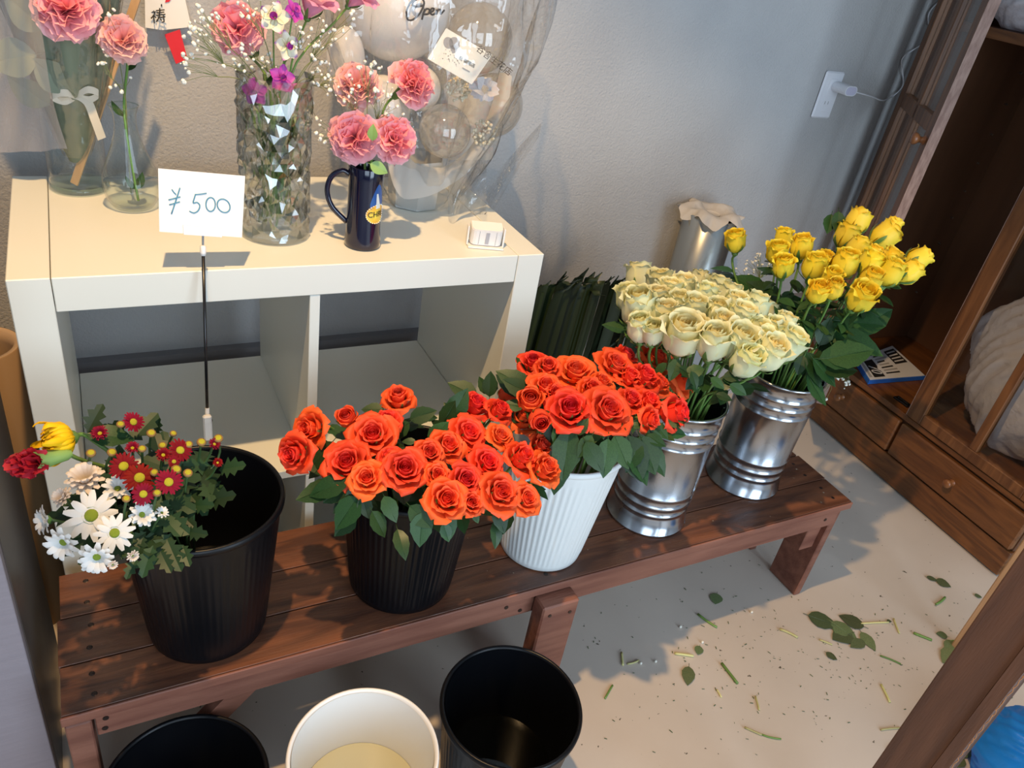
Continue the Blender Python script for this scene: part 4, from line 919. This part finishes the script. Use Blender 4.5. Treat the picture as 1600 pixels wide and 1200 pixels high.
for px, py, rp, me, n, lab in ((430, 28, 24, OW, (-.4, -.8, .4), 'white orchid with purple lip above the crystal vase'), (447, 72, 22, OW, (.4, -.8, .2), 'cream orchid flower drooping over the crystal rim'), (440, 122, 20, OP, (.1, -.9, .3), 'purple orchid flower at the crystal rim'), (400, 143, 20, OP, (-.4, -.9, .1), 'purple-white orchid flower inside the crystal vase'), (458, 18, 18, OP, (.5, -.7, .5), 'purple orchid flower at the top edge above the crystal vase')):
    P = ony(px, py, .105 if py < 100 else .10); s_ = rp*depth(P)/FPX; n = Vector(n).normalized(); b0 = (.362, .122, ZT+.03)
    R = empty('orchid', b0, lab, 'orchid'); put('petals', me, P, n, s_, R, rnd(-.4, .4)); put('lip', LIP, P+n*s_*.05, n, s_*.8, R)
    build('stem', G().tube(smoothpts([P, P+Vector((0, .012, -.02)), (.362, .122, ZT+.16), b0], 4), .0012, 5), 'stem', R, True)
for i in range(7):
    a = i*.9; b0 = Vector((.362+.02*math.cos(a), .124+.02*math.sin(a), ZT+.02)); t0 = Vector((.362+.03*math.cos(a+1.9), .124+.03*math.sin(a+1.9), ZT+rnd(.18, .24)))
    R = empty('cut_stem', b0, f'green leafy stem in the crystal vase, {ORD[i]}', 'stem', 'stems in the crystal vase'); build('stalk', G().tube([b0, (b0+t0)/2, t0], .0018, 6), 'stem', R, True)
    for k in range(4):
        Q = b0+(t0-b0)*rnd(.05, .9); an = rnd(0, 6.28); put_leaf(LEAF[2], Q, (math.cos(an)*.5, math.sin(an)*.5, .8), (math.cos(an), math.sin(an), -.6), rnd(.022, .04), R)

# ---- baby's breath
def sprig(label, base, hub, clusters, yv, group="baby's breath sprigs", rr=(.0022, .0038), mtf='babys_breath'):
    R = empty('babys_breath', base, label, 'filler flower', group); gs = G(); gf = G()
    hub = Vector(hub); gs.tube(bez(base, (Vector(base)+hub)/2+Vector((0, 0, .02)), hub, 5), .0009, 5)
    for (cx, cy, rx, ry, n) in clusters:
        cc = ony(cx, cy, yv); mid = hub+(cc-hub)*.6
        gs.tube(bez(hub, (hub+mid)/2+Vector((0, 0, .012)), mid, 4), .0006, 4)
        for i in range(n):
            a = rnd(0, 6.28); q = rnd(0, 1)**.6; P = ony(cx+rx*q*math.cos(a), cy+ry*q*math.sin(a), yv+rnd(-.022, .022))
            m1 = mid+(P-mid)*rnd(.3, .6)+Vector((rnd(-.006, .006), 0, rnd(0, .008)))
            gs.tube([mid, m1, P], .00035, 3, False)
            r = rnd(*rr)*(1 if rnd(0, 1) < .75 else .55)
            for k in range(3): gf.ball(P+Vector((rnd(-.4, .4), rnd(-.4, .4), rnd(-.3, .4)))*r, r*.75, 6, 4)
    build('branches', gs, 'babys_stem', R)['kind'] = 'stuff'; build('florets', gf, mtf, R, True)['kind'] = 'stuff'
sprig("baby's breath sprig spreading left of the crystal vase", (.350, .12, ZT+.05), (.345, .12, 1.01), [(305, 70, 26, 40, 24), (325, 30, 24, 30, 16), (290, 105, 14, 24, 8), (365, 95, 26, 22, 12)], .10)
sprig("baby's breath sprig above the crystal vase", (.365, .12, ZT+.05), (.362, .12, 1.02), [(400, 10, 30, 22, 16), (410, 100, 26, 18, 12), (470, 60, 22, 30, 16), (385, 70, 14, 20, 6)], .115)
sprig("baby's breath sprig spreading right of the crystal vase", (.375, .125, ZT+.05), (.385, .12, 1.01), [(505, 65, 24, 40, 22), (525, 130, 22, 38, 16), (500, 110, 18, 24, 12), (480, 175, 16, 36, 10), (540, 30, 18, 20, 7)], .12)
sprig("baby's breath sprig in the navy mug", (.480, .075, ZT+.02), (.487, .075, .935), [(575, 105, 22, 18, 12), (600, 155, 24, 30, 18), (545, 140, 22, 26, 14), (505, 205, 12, 28, 9), (560, 240, 40, 14, 7), (630, 190, 14, 22, 6)], .075)
sprig("baby's breath sprig in the bottle vase", (.166, .25, ZT+.02), (.172, .245, .955), [(160, 100, 12, 24, 6), (190, 130, 20, 18, 4), (175, 30, 20, 20, 5)], .24)

# ================================================================== navy mug
c = (.487, .068, ZT)
R = empty('mug', c, 'tall dark navy mug with a colourful emblem holding pink carnations', 'mug')
build('cup', G().lathe([(.0005, .002), (.027, .0), (.0288, .002), (.0285, .010), (.0268, .030), (.0262, .07), (.0268, .11), (.0278, .129), (.0270, .131), (.0255, .129), (.0245, .10), (.0240, .02), (.0005, .015)], c, 56), 'ceramic_navy', R, True)
hd = Vector((-.93, .30, 0)).normalized(); C0 = Vector(c)
build('handle', G().tube(smoothpts([C0+hd*.025+Vector((0, 0, .112)), C0+hd*.036+Vector((0, 0, .1175)), C0+hd*.052+Vector((0, 0, .106)), C0+hd*.0575+Vector((0, 0, .083)), C0+hd*.049+Vector((0, 0, .058)), C0+hd*.026+Vector((0, 0, .036))], 5), .0042, 10), 'ceramic_navy', R, True)
A0 = math.atan2(-.85, .52); rs = .02645
def onmug(du, dz, off=.0): return (c[0]+(rs+off)*math.cos(A0+du/rs), c[1]+(rs+off)*math.sin(A0+du/rs), c[2]+.060+dz)
def oval(a, b, off, mt, nm, dz=0, du=0, par=None):
    g = G(); g.grid(lambda u, v: onmug(du+a*v*math.cos(2*PI*u), dz+b*v*math.sin(2*PI*u), off), 36, 4); return build(nm, g, mt, par or R, True)
em = oval(.0205, .0155, .0004, 'emblem_orange', 'emblem')
g = G(); g.grid(lambda u, v: onmug(-.0145+.029*u, .008+(.040*v)*(1-.75*abs(2*u-1)**1.6), .0003), 12, 6); build('emblem_window', g, 'emblem_blue', em, True)
g = G(); g.grid(lambda u, v: onmug(-.004+.010*u*(1-v*.7), .009+.024*v, .0005), 4, 6); build('emblem_tower', g, 'emblem_white', em, True)
g = G()
for i in range(28):
    a = 2*PI*i/28; g.ball(onmug(.0200*math.cos(a), .0150*math.sin(a), .0006), .0010, 6, 4)
build('emblem_dots', g, 'emblem_white', em, True)
tm = textmesh('CHRI', .0125, Matrix.Identity(4)); tm.v = [onmug(x-.0035, y, .0009+z) for x, y, z in tm.v]; build('lettering', tm, 'ink_black', em)
MB = (.487, .07, ZT+.02)
carnation(553, 212, 42, .05, (-.35, -.8, .45), MB, CP[2], 'pink carnation at the left front of the mug', 'pink carnations', [(.483, .066, ZT+.13)], 1)
carnation(624, 217, 38, .055, (.5, -.75, .35), MB, CP[0], 'pink carnation at the right front of the mug', 'pink carnations', [(.493, .066, ZT+.13)], 1)
carnation(652, 125, 38, .09, (.45, -.6, .65), MB, CP[1], 'pink carnation standing highest at the right of the mug', 'pink carnations', [(.494, .07, ZT+.13)], 0)
carnation(560, 128, 38, .10, (-.2, -.6, .75), MB, CPALE, 'pale pink carnation at the back of the mug', 'pink carnations', [(.486, .074, ZT+.13)], 0)
R0 = empty('loose_leaf', ony(588, 262, .03), 'yellow-green leaf curling over the rim of the mug', 'leaf'); _l = leaf_mesh('blade', 'sepal_pale', 0, .34, 9, .2)
put_leaf(_l, ony(578, 256, .032), ony(605, 270, .026)-ony(578, 256, .032), VIEW, .030, R0, 'blade')
R0 = empty('loose_leaf', ony(582, 225, .02), 'small green leaf standing between the two front carnations', 'leaf'); put_leaf(_l, ony(582, 220, .018), ony(583, 195, .018)-ony(582, 220, .018), VIEW, .024, R0, 'blade')

# ================================================================== balloon bouquet in clear film
pc = (.640, .245, ZT)
R = empty('balloon_bouquet', pc, 'grey balloon arrangement with opening-day card in clear film beside the wall', 'balloon bouquet')
build('pot', G().lathe([(.0005, .001), (.046, .001), (.047, .004), (.052, .085), (.050, .09)], pc, 7), 'paper_grey', R)
bc = ony(620, 2, .335); br = 84*depth(bc)/FPX
g = G(); g.ball(bc, br, 40, 24, (1, .95, 1.06)); bb = build('balloon', g, 'balloon_white', R, True)
bb['label'] = 'big white balloon lettered Open'
def onball(zx, zy, cc, r_):
    d = ray(480+zx/2.857, zy/2.857).normalized(); o = CAM-cc; b_ = o.dot(d); q = b_*b_-(o.dot(o)-(r_*1.02)**2); return CAM+d*(-b_-math.sqrt(max(q, 0)))
g = G()
for st in ([(472, -2), (456, 20), (443, 55), (450, 88), (475, 86), (505, 55), (522, 15), (508, -8), (480, 2), (470, 22), (492, 30), (520, 24)], [(525, 40), (518, 62), (512, 88)], [(520, 56), (532, 40), (546, 44), (540, 62), (522, 64)],
           [(545, 58), (560, 50), (566, 40), (556, 38), (549, 54), (558, 66), (572, 60)], [(576, 43), (578, 64)], [(578, 55), (587, 42), (596, 46), (596, 62), (612, 46)]):
    g.tube(smoothpts([onball(*p, bc, br*1.005) for p in st], 4), .0016, 6)
build('lettering', g, 'ink_black', bb, True)
for px, py, y, rp, sq, mt in ((540, 95, .30, 40, (.75, .8, 1.25), 'balloon_white'), (655, 138, .26, 34, (1, 1, 1), 'balloon_white'), (600, 165, .31, 42, (1, 1, 1.1), 'balloon_white'), (750, 60, .36, 52, (1, .9, 1), 'balloon_clear'), (770, 165, .33, 48, (1, .9, 1), 'balloon_clear')):
    P = ony(px, py, y); g = G(); g.ball(P, rp*depth(P)/FPX, 28, 18, sq); build('balloon', g, mt, R, True)
P = ony(695, 205, .20); g = G(); g.ball(P, 41*depth(P)/FPX, 36, 22); cb = build('balloon', g, 'balloon_clear', R, True); cb['label'] = 'small clear round balloon'
# net band
lo = smoothpts([ony(*p) for p in ((602, 235, .19), (615, 290, .17), (640, 312, .16), (700, 292, .165), (752, 245, .18), (790, 175, .20), (800, 120, .23))], 4)
hi = smoothpts([ony(*p) for p in ((612, 205, .24), (632, 235, .20), (655, 258, .18), (700, 258, .185), (740, 222, .21), (768, 165, .24), (780, 115, .26))], 4)
n_ = len(lo)-1
g = G(); g.grid(lambda u, v: tuple(lo[int(round(u*n_))]*(1-v)+hi[int(round(u*n_))]*v + VIEW*.012*math.sin(v*PI) + VIEW*.003*math.sin(u*40+v*5)), n_, 6); build('net_band', g, 'tulle', R, True)
g = G(); g.grid(lambda u, v: tuple(ony(700+70*u, 120+130*v, .29+.02*math.sin(5*u+3*v))), 10, 10); build('net_sheet', g, 'tulle', R, True)
# dried flowers
for (px, py, rx, ry, n, y) in ((755, 208, 18, 20, 70, .19), (716, 138, 18, 22, 70, .20), (722, 120, 16, 14, 30, .21)):
    g = G(); gs = G(); b0 = ony(px-14, py+10, y+.03)
    for i in range(n):
        a = rnd(0, 6.28); q = rnd(0, 1)**.5; P = ony(px+rx*q*math.cos(a), py+ry*q*math.sin(a), y+rnd(-.012, .012)); g.ball(P, rnd(.0020, .0034), 6, 4)
        if i % 4 == 0: gs.tube([b0, P], .0004, 3, False)
    f_ = build('dried_flower', g, 'dried_cream', R, True); build('stalks', gs, 'dried_cream', f_)
_pm = leaf_mesh('petal', 'dried_white', 0, .45, 6, .2)
for i in range(13):
    a = i*2.4; Q = ony(757+6*math.cos(a), 140+6*math.sin(a), .17); T = ony(757+24*math.cos(a), 140+20*math.sin(a), .165+rnd(-.02, .02)); put_leaf(_pm, Q, T-Q, VIEW, (T-Q).length, R, 'white_leaf')
# card
q4 = [ony(697, 44, .165), ony(769, 86, .155), ony(737, 132, .140), ony(668, 92, .150)]
kn = (q4[1]-q4[0]).cross(q4[3]-q4[0]).normalized(); kn = kn if kn.dot(VIEW) > 0 else -kn
g = G(); g.add([p+kn*.0004 for p in q4]+[p-kn*.0004 for p in q4], [(3, 2, 1, 0), (4, 5, 6, 7), (0, 1, 5, 4), (1, 2, 6, 5), (2, 3, 7, 6), (3, 0, 4, 7)]); cd_ = build('greeting_card', g, 'emblem_white', R)
ux = (q4[1]-q4[0]).normalized(); uy = kn.cross(ux); cc = (q4[0]+q4[1]+q4[2]+q4[3])/4+kn*.0008
Mc = lambda fx, fy: Matrix(((ux.x, uy.x, kn.x, (cc+ux*fx+uy*fy).x), (ux.y, uy.y, kn.y, (cc+ux*fx+uy*fy).y), (ux.z, uy.z, kn.z, (cc+ux*fx+uy*fy).z), (0, 0, 0, 1)))
build('lettering', textmesh('祝 御開店', .0072, Mc(.014, -.002)), 'ink_black', cd_); build('print_line', G().box((.010, -.0145, .0001), (.024, -.0125, .0003)).xf(Mc(0, 0)), 'ink_grey', cd_)
g = G()
for fx, fy, r_ in ((-.026, .010, .0085), (-.016, .014, .0095), (-.014, .006, .006)): g.disc((fx, fy, .0001), r_, 20)
g.xf(Mc(0, 0)); build('balloon_print', g, 'ink_grey', cd_)
g = G()
for i in range(30): g.disc((rnd(-.028, .004), rnd(-.018, .002), .0002), rnd(.0003, .0008), 6)
g.xf(Mc(0, 0)); build('confetti_print', g, 'ink_black', cd_)
# film around it
random.seed(5)
def filmfn(u, v):
    a = 2*PI*u; z = ZT+.004+.47*v; r = .062+.10*min(1, v*1.7)**.8+.014*v
    w = .010*math.sin(7*a+6*v)+.006*math.sin(13*a-9*v+1)+.004*math.sin(23*a+4*v)
    r += w*min(1, v*4); x = pc[0]+.015+r*1.05*math.cos(a); y = pc[1]+.012+r*math.sin(a)
    return (x, min(y, .494), z)
build('film', G().grid(filmfn, 110, 36), 'cello', R, True)
g = G(); g.grid(lambda u, v: tuple(ony(752, 300, .20)*(1-u)*(1-v)+ony(770, 330, .20)*(1-u)*v+ony(846, 192, .30)*u*(1-v)+ony(842, 215, .30)*u*v+VIEW*.012*math.sin(6*v+3*u)), 14, 8); build('film_tail', g, 'cello', R, True)
g = G(); g.grid(lambda u, v: tuple(ony(700+60*u, 250+85*v, .165+.02*math.sin(7*u+4*v)+.01*math.sin(15*u*v+3))), 18, 18); build('film_gather', g, 'cello', R, True)
tx = ony(772, 95, .10); M = frame(tx, _rt*.80-_up*.62, _up*.80+_rt*.62)
build('shop_lettering', textmesh('谷舎生花店', .0135, M), 'ink_black', R)

# ================================================================== hanging paper tags on the wall side
A = ony(255, 20, .345)
R = empty('paper_tag', ony(275, 95, .478), 'white paper charm tag with black characters and red slip behind the vases', 'tag')
def quad(nm, pts, y, mt, par, th=.0006):
    P = [ony(px, py, y) for px, py in pts]; n_ = (P[1]-P[0]).cross(P[2]-P[0]).normalized(); n_ = n_ if n_.dot(VIEW) > 0 else -n_; k = len(P)
    g = G(); g.add([p+n_*th/2 for p in P]+[p-n_*th/2 for p in P], [tuple(range(k)), tuple(range(k, 2*k))[::-1]]+[(i, (i+1) % k, k+(i+1) % k, k+i) for i in range(k)]); return build(nm, g, mt, par), n_
tg, tn = quad('tag', [(226, -20), (285, -20), (299, 42), (253, 47), (227, 43)], .478, 'card_white', R)
quad('red_slip', [(257, 54), (281, 46), (293, 92), (275, 100)], .4775, 'red_tag', R); quad('red_corner', [(262, -12), (278, -14), (264, 3), (258, 4)], .4765, 'red_tag', R)
M = frame(ony(246, 14, .4765), _rt*.99+_up*.10, _up*.99-_rt*.10)
build('lettering', textmesh('祈\n祷', .027, M), 'ink_black', tg)

# ================================================================== white sensor on its bracket
M = Matrix.Translation(onz(757, 384, ZT)) @ Matrix.Rotation(-.30, 4, 'Z')
R = empty('motion_sensor', M.translation, 'small white sensor box on a bracket at the right end of the shelf top', 'sensor')
pf = [(-.027, .014), (-.027, -.004)] + [(-.027+.009*(1-math.cos(a)), -.004-.009*math.sin(a)) for a in (.5, 1.0, 1.5)] + [(.018+.009*math.sin(a), -.013+.009*(1-math.cos(a))) for a in (.07, .5, 1.0, 1.5)] + [(.027, .014)]
Mt = M @ Matrix.Translation((0, .004, .007)) @ Matrix.Rotation(.22, 4, 'X')
build('housing', G().prism(pf, 0, .028, Mt), 'device_white', R); build('cap', G().prism([(x*.97, y*.97) for x, y in pf], .0282, .030, Mt), 'device_white', R)
build('lens', G().box((-.002, -.0138, .003), (.004, -.0125, .0255)).xf(Mt), 'device_lens', R)
for x in (-.0135, .0155): build('seam', G().box((x, -.0133, .001), (x+.0006, -.0128, .0275)).xf(Mt), 'ink_grey', R)
g = G().box((-.031, -.0165, 0), (.031, .012, .0028), .001).box((-.0325, -.004, 0), (-.0295, .010, .034), .001).box((.0295, -.004, 0), (.0325, .010, .034), .001); build('bracket', g.xf(M), 'device_white', R)

# ================================================================== wall socket, adapter and cable
x0, x1, z0, z1 = 1.874, 1.944, .923, 1.045; YW = .50
R = empty('wall_socket', (1.909, YW, .98), 'white double wall socket plate on the grey wall', 'socket')
build('plate', G().box((x0, YW-.008, z0), (x1, YW-.0003, z1), .004), 'plug_white', R)
build('insert', G().box((x0+.022, YW-.0095, z0+.018), (x1-.022, YW-.0078, z1-.018), .0008), 'plug_white', R)
for dx in (-.006, .006): build('slot', G().box((1.909+dx-.001, YW-.0100, z0+.038), (1.909+dx+.001, YW-.0093, z0+.046)), 'ink_grey', R)
A = ony(1331, 143, YW-.062)
R = empty('charger', (A.x, YW-.01, A.z), 'white plug-in charger in the upper outlet of the wall socket', 'charger')
def stadium(w, h, n=8): return [(w*math.cos(a)+(h if abs(a) <= PI/2 else -h), w*math.sin(a)) for a in [(-PI/2+PI*i/n) for i in range(n+1)] + [(PI/2+.0001+PI*i/n) for i in range(n+1)]]
Mx = Matrix(((1, 0, 0, A.x), (0, 0, -1, 0), (0, 1, 0, A.z), (0, 0, 0, 1)))
st_ = [(x*1.0, y) for x, y in stadium(.0125, .010)]
g = G(); g.prism(st_, -(YW-.0105), -(YW-.0600), Mx); build('body', g, 'plug_white', R)
g = G(); g.prism([(x*.86, y*.82) for x, y in st_], -(YW-.0602), -(YW-.0606), Mx); build('face', g, 'plug_face', R)
pts = [A+Vector((.0225, .004, -.002))] + [ony(px, py, y) for px, py, y in ((1362, 151, .452), (1380, 157, .475), (1398, 148, .487), (1411, 133, .490), (1410, 110, .490), (1411, 90, .490), (1440, 70, .490), (1462, 55, .490), (1453, 45, .490), (1452, 20, .490), (1475, -5, .490))]
tag(build('charging_cable', G().tube(smoothpts(pts, 5), .0017, 6), 'plug_white', None, True), 'thin white charging cable running up the wall behind the open cabinet door', 'cable')

# ================================================================== silvery roll behind the roses
c = (1.535, .402, 0)
R = empty('film_roll', c, 'tall silvery roll of wrapping film topped with white tissue against the wall', 'wrapping roll')
build('roll', G().lathe([(.0005, .001), (.069, .001), (.070, .004), (.070, .688), (.066, .690)], c, 56), 'foil_roll', R, True)
random.seed(3)
def tis(u, v):
    a = 2*PI*u; r = (.02+.064*v)*(1+.10*v*math.sin(5*a+1)+.08*v*math.sin(9*a)+.05*v*math.sin(17*a)); z = .694+.010*math.sin(v*PI)*(1+.5*math.sin(4*a)) - (.008*max(0, v-.70)/.3)*(1+1.6*math.sin(6*a+2)) - .006*(v < .35)
    return (c[0]+r*math.cos(a), min(c[1]+r*math.sin(a), .494), z)
build('tissue', G().grid(tis, 72, 10), 'tissue', R, True)
build('tissue_core', G().lathe([(.0005, .689), (.020, .689), (.021, .692)], c, 24), 'tissue', R, True)

# ================================================================== palm frond behind the roses
R = empty('palm_frond', (1.02, .22, 0), 'dark green palm frond standing between shelf and wall', 'palm frond')
A0 = Vector((1.02, .24, 0)); random.seed(11)
build('rachis', G().tube(smoothpts([A0, (1.03, .23, .2), (1.10, .22, .38), (1.22, .20, .50)], 5), [.006]*10+[.004]*6, 6), 'palm', R, True)
for i in range(34):
    u = i/33; px = 830+185*u; top = 470-14*math.sin(u*3)+rnd(-10, 8)
    T = ony(px+rnd(-4, 4), top, .22+rnd(-.03, .03)); Bs = Vector((T.x-.03+.05*u, T.y+.0, .15+.12*u)); w = rnd(.010, .0155)
    lean = Vector((.02+.035*u, 0, 0)); tipd = Vector((rnd(-.005, .035), rnd(-.02, .01), rnd(.005, .05)))
    pts = smoothpts([Bs-lean, (Bs+T)/2-lean*.3, T, T+tipd*.6, T+tipd*1.1+Vector((.008, 0, -.003))], 4); n_ = len(pts)-1
    tw = rnd(-.5, .5)
    def lf(a_, v):
        k = int(round(v*n_)); ww = w*min(1, .5+v*1.5)*(1-max(0, v-.55)/.45)**.9
        return tuple(pts[k]+Vector((math.cos(tw), math.sin(tw), 0))*(a_-.5)*2*ww + Vector((0, -.006, 0))*abs(a_-.5))
    build('leaflet', G().grid(lf, 2, n_), 'palm', R, True)
random.seed(19)
sprig("baby's breath sprig behind the leftmost yellow rose", (1.30, -.13, .34), (1.40, .06, .62), [(1195, 412, 32, 20, 46), (1150, 430, 30, 12, 18), (1170, 440, 30, 12, 14)], .16, rr=(.0026, .004))
sprig("baby's breath sprig drooping at the right of the zinc bucket", (1.32, -.17, .34), (1.43, -.20, .60), [(1318, 585, 17, 24, 20), (1285, 618, 8, 10, 5)], -.20, rr=(.0026, .004))

# ================================================================== things in the brown cabinet
def sheet(nm, P, th, mt, par): 
    n_ = len(P); g = G(); g.add([Vector(p)+Vector((0, 0, th)) for p in P]+[Vector(p) for p in P], [tuple(range(n_))[::-1], tuple(range(n_, 2*n_))]+[(i, n_+i, n_+(i+1) % n_, (i+1) % n_) for i in range(n_)]); return build(nm, g, mt, par)
zf = .2275
q = [onz(1335, 566, zf), onz(1356, 600, zf), onz(1444, 593, zf), onz(1392, 545, zf)]
R = empty('flyer_stack', (q[0]+q[1]+q[2]+q[3])/4, 'stack of blue and white printed flyers lying in the brown cabinet', 'flyers')
cq = (q[0]+q[1]+q[2]+q[3])/4
for k in range(3): sheet('flyer', [cq+(p-cq)*(1.02-.01*k)+Vector((0, 0, k*.0042)) for p in q], .0040, 'paper_blue', R)
top = sheet('flyer', [cq+(p-cq)*.97+Vector((0, 0, .0128)) for p in q], .0012, 'paper_print', R)
def fp(u, v): 
    p = ((q[0]*(1-u)+q[3]*u)*(1-v)+(q[1]*(1-u)+q[2]*u)*v); p = cq+(p-cq)*.97; return Vector((p.x, p.y, zf+.0142))
def ink(nm, u0, v0, u1, v1, mt, dz=0): g = G(); g.add([fp(u0, v0)+Vector((0, 0, dz)), fp(u0, v1)+Vector((0, 0, dz)), fp(u1, v1)+Vector((0, 0, dz)), fp(u1, v0)+Vector((0, 0, dz))], [(0, 1, 2, 3)]); build(nm, g, mt, top)
ink('print_block', .68, .08, .95, .55, 'ink_black'); ink('print_block', .10, .20, .30, .92, 'ink_black'); ink('print_block', .02, .15, .07, .9, 'ink_grey')
for i in range(7): ink('print_line', .36, .12+.11*i, .36+rnd(.16, .28), .17+.11*i, 'ink_grey' if i % 2 else 'ink_black')
for i in range(4): ink('print_line', .71, .14+.1*i, .92, .18+.1*i, 'paper_print', .0003)
ud = (fp(0, 1)-fp(0, 0)).normalized(); vd = (fp(1, 0)-fp(0, 0)).normalized()
build('print_number', textmesh('70', .050, frame(fp(.2, .62)+Vector((0, 0, .0005)), ud, vd)), 'paper_print', top)

def crumple(nm, c, rx, ry, rz, mt, label, cat, seed, nu=64, nv=40, amp=.16, top=0, name='film'):
    random.seed(seed); ph = [(rnd(1, 4), rnd(1, 5), rnd(0, 6)) for _ in range(5)]+[(rnd(6, 20), rnd(6, 20), rnd(0, 6)) for _ in range(9)]
    def fn(u, v):
        a = 2*PI*u; b = PI*v; x, y, z = math.sin(b)*math.cos(a), math.sin(b)*math.sin(a), -math.cos(b)
        d = 0
        for i, (p, q_, s_) in enumerate(ph): d += (1-abs(math.sin(p*(x+.6*y)+q_*(z-.4*x)+s_)))*(.5 if i < 5 else .20)
        k = 1+amp*(d/2.2-.7)
        if z > 0 and top: k *= 1-.35*z*top
        return (c[0]+rx*x*k, c[1]+ry*y*k, max(c[2]+rz*(z*k), c[2]-rz*.96))
    R = empty(nm, (c[0], c[1], c[2]-rz*.96), label, cat); build(name, G().grid(fn, nu, nv), mt, R, True); return R
crumple('plastic_bag', (2.262, -.205, .50), .115, .20, .272, 'bag_milky', 'big crumpled milky plastic bag behind the glass door of the cabinet', 'plastic bag', 4, 150, 100, .26, .8)
crumple('plastic_bag', (2.27, .27, 1.290), .10, .12, .078, 'bag_milky', 'crumpled clear plastic bag on the upper cabinet shelf', 'plastic bag', 8, 70, 40, .2)
A = onz(1580, 1190, .0)
crumple('rubbish_bag', (A.x-.045, A.y-.05, .085), .13, .12, .088, 'bag_blue', 'crumpled bright blue plastic bag on the floor behind the post', 'plastic bag', 6, 80, 50, .22, .5)

# ================================================================== litter on the floor
random.seed(31)
def lit(px, py): return onz(px, py, .0015)
FL = [((1262,962),(1310,980)),((1298,972),(1340,1002)),((1350,980),(1310,962)),((1330,990),(1300,1000)),((1345,988),(1368,1018)),((1350,1002),(1328,1012)),((1447,902),(1465,908)),((1462,906),(1486,918)),
      ((1120,928),(1117,945)),((1093,1010),(1090,1024)),((1076,1042),(1074,1072)),((1385,970),(1393,972)),((1480,995),(1462,990)),((1500,1008),(1478,1022)),((1498,1022),(1472,1036)),((1502,1014),(1520,1018)),((1524,1000),(1514,1010)),((1522,930),(1534,934)),((1590,900),(1582,918)),
      ((1398,1165),(1405,1195)),((1500,1180),(1490,1200)),((1480,1165),(1500,1195)),((1290,1020),(1308,1032)),((1600,1062),(1584,1060)),((1568,1105),(1600,1140)),((1510,1160),(1500,1185)),((1586,940),(1598,925))]
fl = rowlabels([((a[0]+b[0])/2, (a[1]+b[1])/2) for a, b in FL], 6)
for (a, b), l in zip(FL, fl):
    A, B_ = lit(*a), lit(*b); me = random.choice(FALLEN)
    o = put_leaf(me, A+Vector((0, 0, .002)), B_-A, (rnd(-.08, .08), rnd(-.08, .08), 1), (B_-A).length, None, 'fallen_leaf'); tag(o, f'green rose leaf fallen on the floor, {l} of the leaves', 'leaf', 'fallen leaves')
ST = [((1090,960),(1120,981)),((945,1092),(957,1071)),((1127,1037),(1152,1069)),((1163,1137),(1190,1149)),((1190,1148),(1220,1155)),((1218,984),(1246,997)),((1054,1022),(1083,1026)),((971,1020),(973,1040)),((980,1038),(998,1032)),((1376,1141),(1408,1138)),((1396,967),(1405,990)),((1427,990),(1455,1001)),((1376,1070),(1390,1098)),((1375,1025),(1407,1038)),((1462,945),(1476,934)),((1180,1088),(1186,1110)),((1345,975),(1388,973)),((1484,1002),(1510,1003)),((1120,1078),(1127,1090)),((1280,1000),(1300,1008))]
sl_ = rowlabels([((a[0]+b[0])/2, (a[1]+b[1])/2) for a, b in ST], 5)
for (a, b), l in zip(ST, sl_):
    A, B_ = lit(*a), lit(*b); r = rnd(.0018, .0034); A.z = B_.z = r+.0006; mid = (A+B_)/2+Vector((rnd(-.004, .004), rnd(-.004, .004), 0))
    o = build('stem_cutting', G().tube(bez(A, mid, B_, 5), r, 6), 'stem_cut' if rnd(0, 1) < .7 else 'stem', None, True); tag(o, f'short cut flower stem on the floor, {l} of the cuttings', 'stem', 'stem cuttings')
for i, (px, py) in enumerate([(1001, 1037), (1024, 1034), (1063, 980), (1097, 1004), (1174, 957)]):
    P = lit(px, py); r = .0032; o = build('fallen_floret', G().ball((P.x, P.y, r), r, 8, 6), 'babys_breath', None, True); tag(o, f"white baby's breath floret on the floor, {ORD[i]} of five", 'flower', 'fallen florets')
g = G()
for i in range(300):
    px = random.gauss(1270, 190); py = random.gauss(1030, 70)
    if not (900 < px < 1600 and 880 < py < 1200): continue
    P = lit(px, py); s_ = rnd(.0006, .0019); a = rnd(0, 6.28); d1 = Vector((math.cos(a), math.sin(a), 0))*s_*rnd(1, 2.2); d2 = Vector((-math.sin(a), math.cos(a), 0))*s_*.5
    g.add([P-d1-d2, P+d1-d2, P+d1+d2, P-d1+d2, P+Vector((0, 0, s_*.4))], [(0, 1, 4), (1, 2, 4), (2, 3, 4), (3, 0, 4), (3, 2, 1, 0)])
tag(build('floor_crumbs', g, 'stem_dark'), 'tiny leaf and stem crumbs scattered over the lit floor', 'crumbs', None, 'stuff')
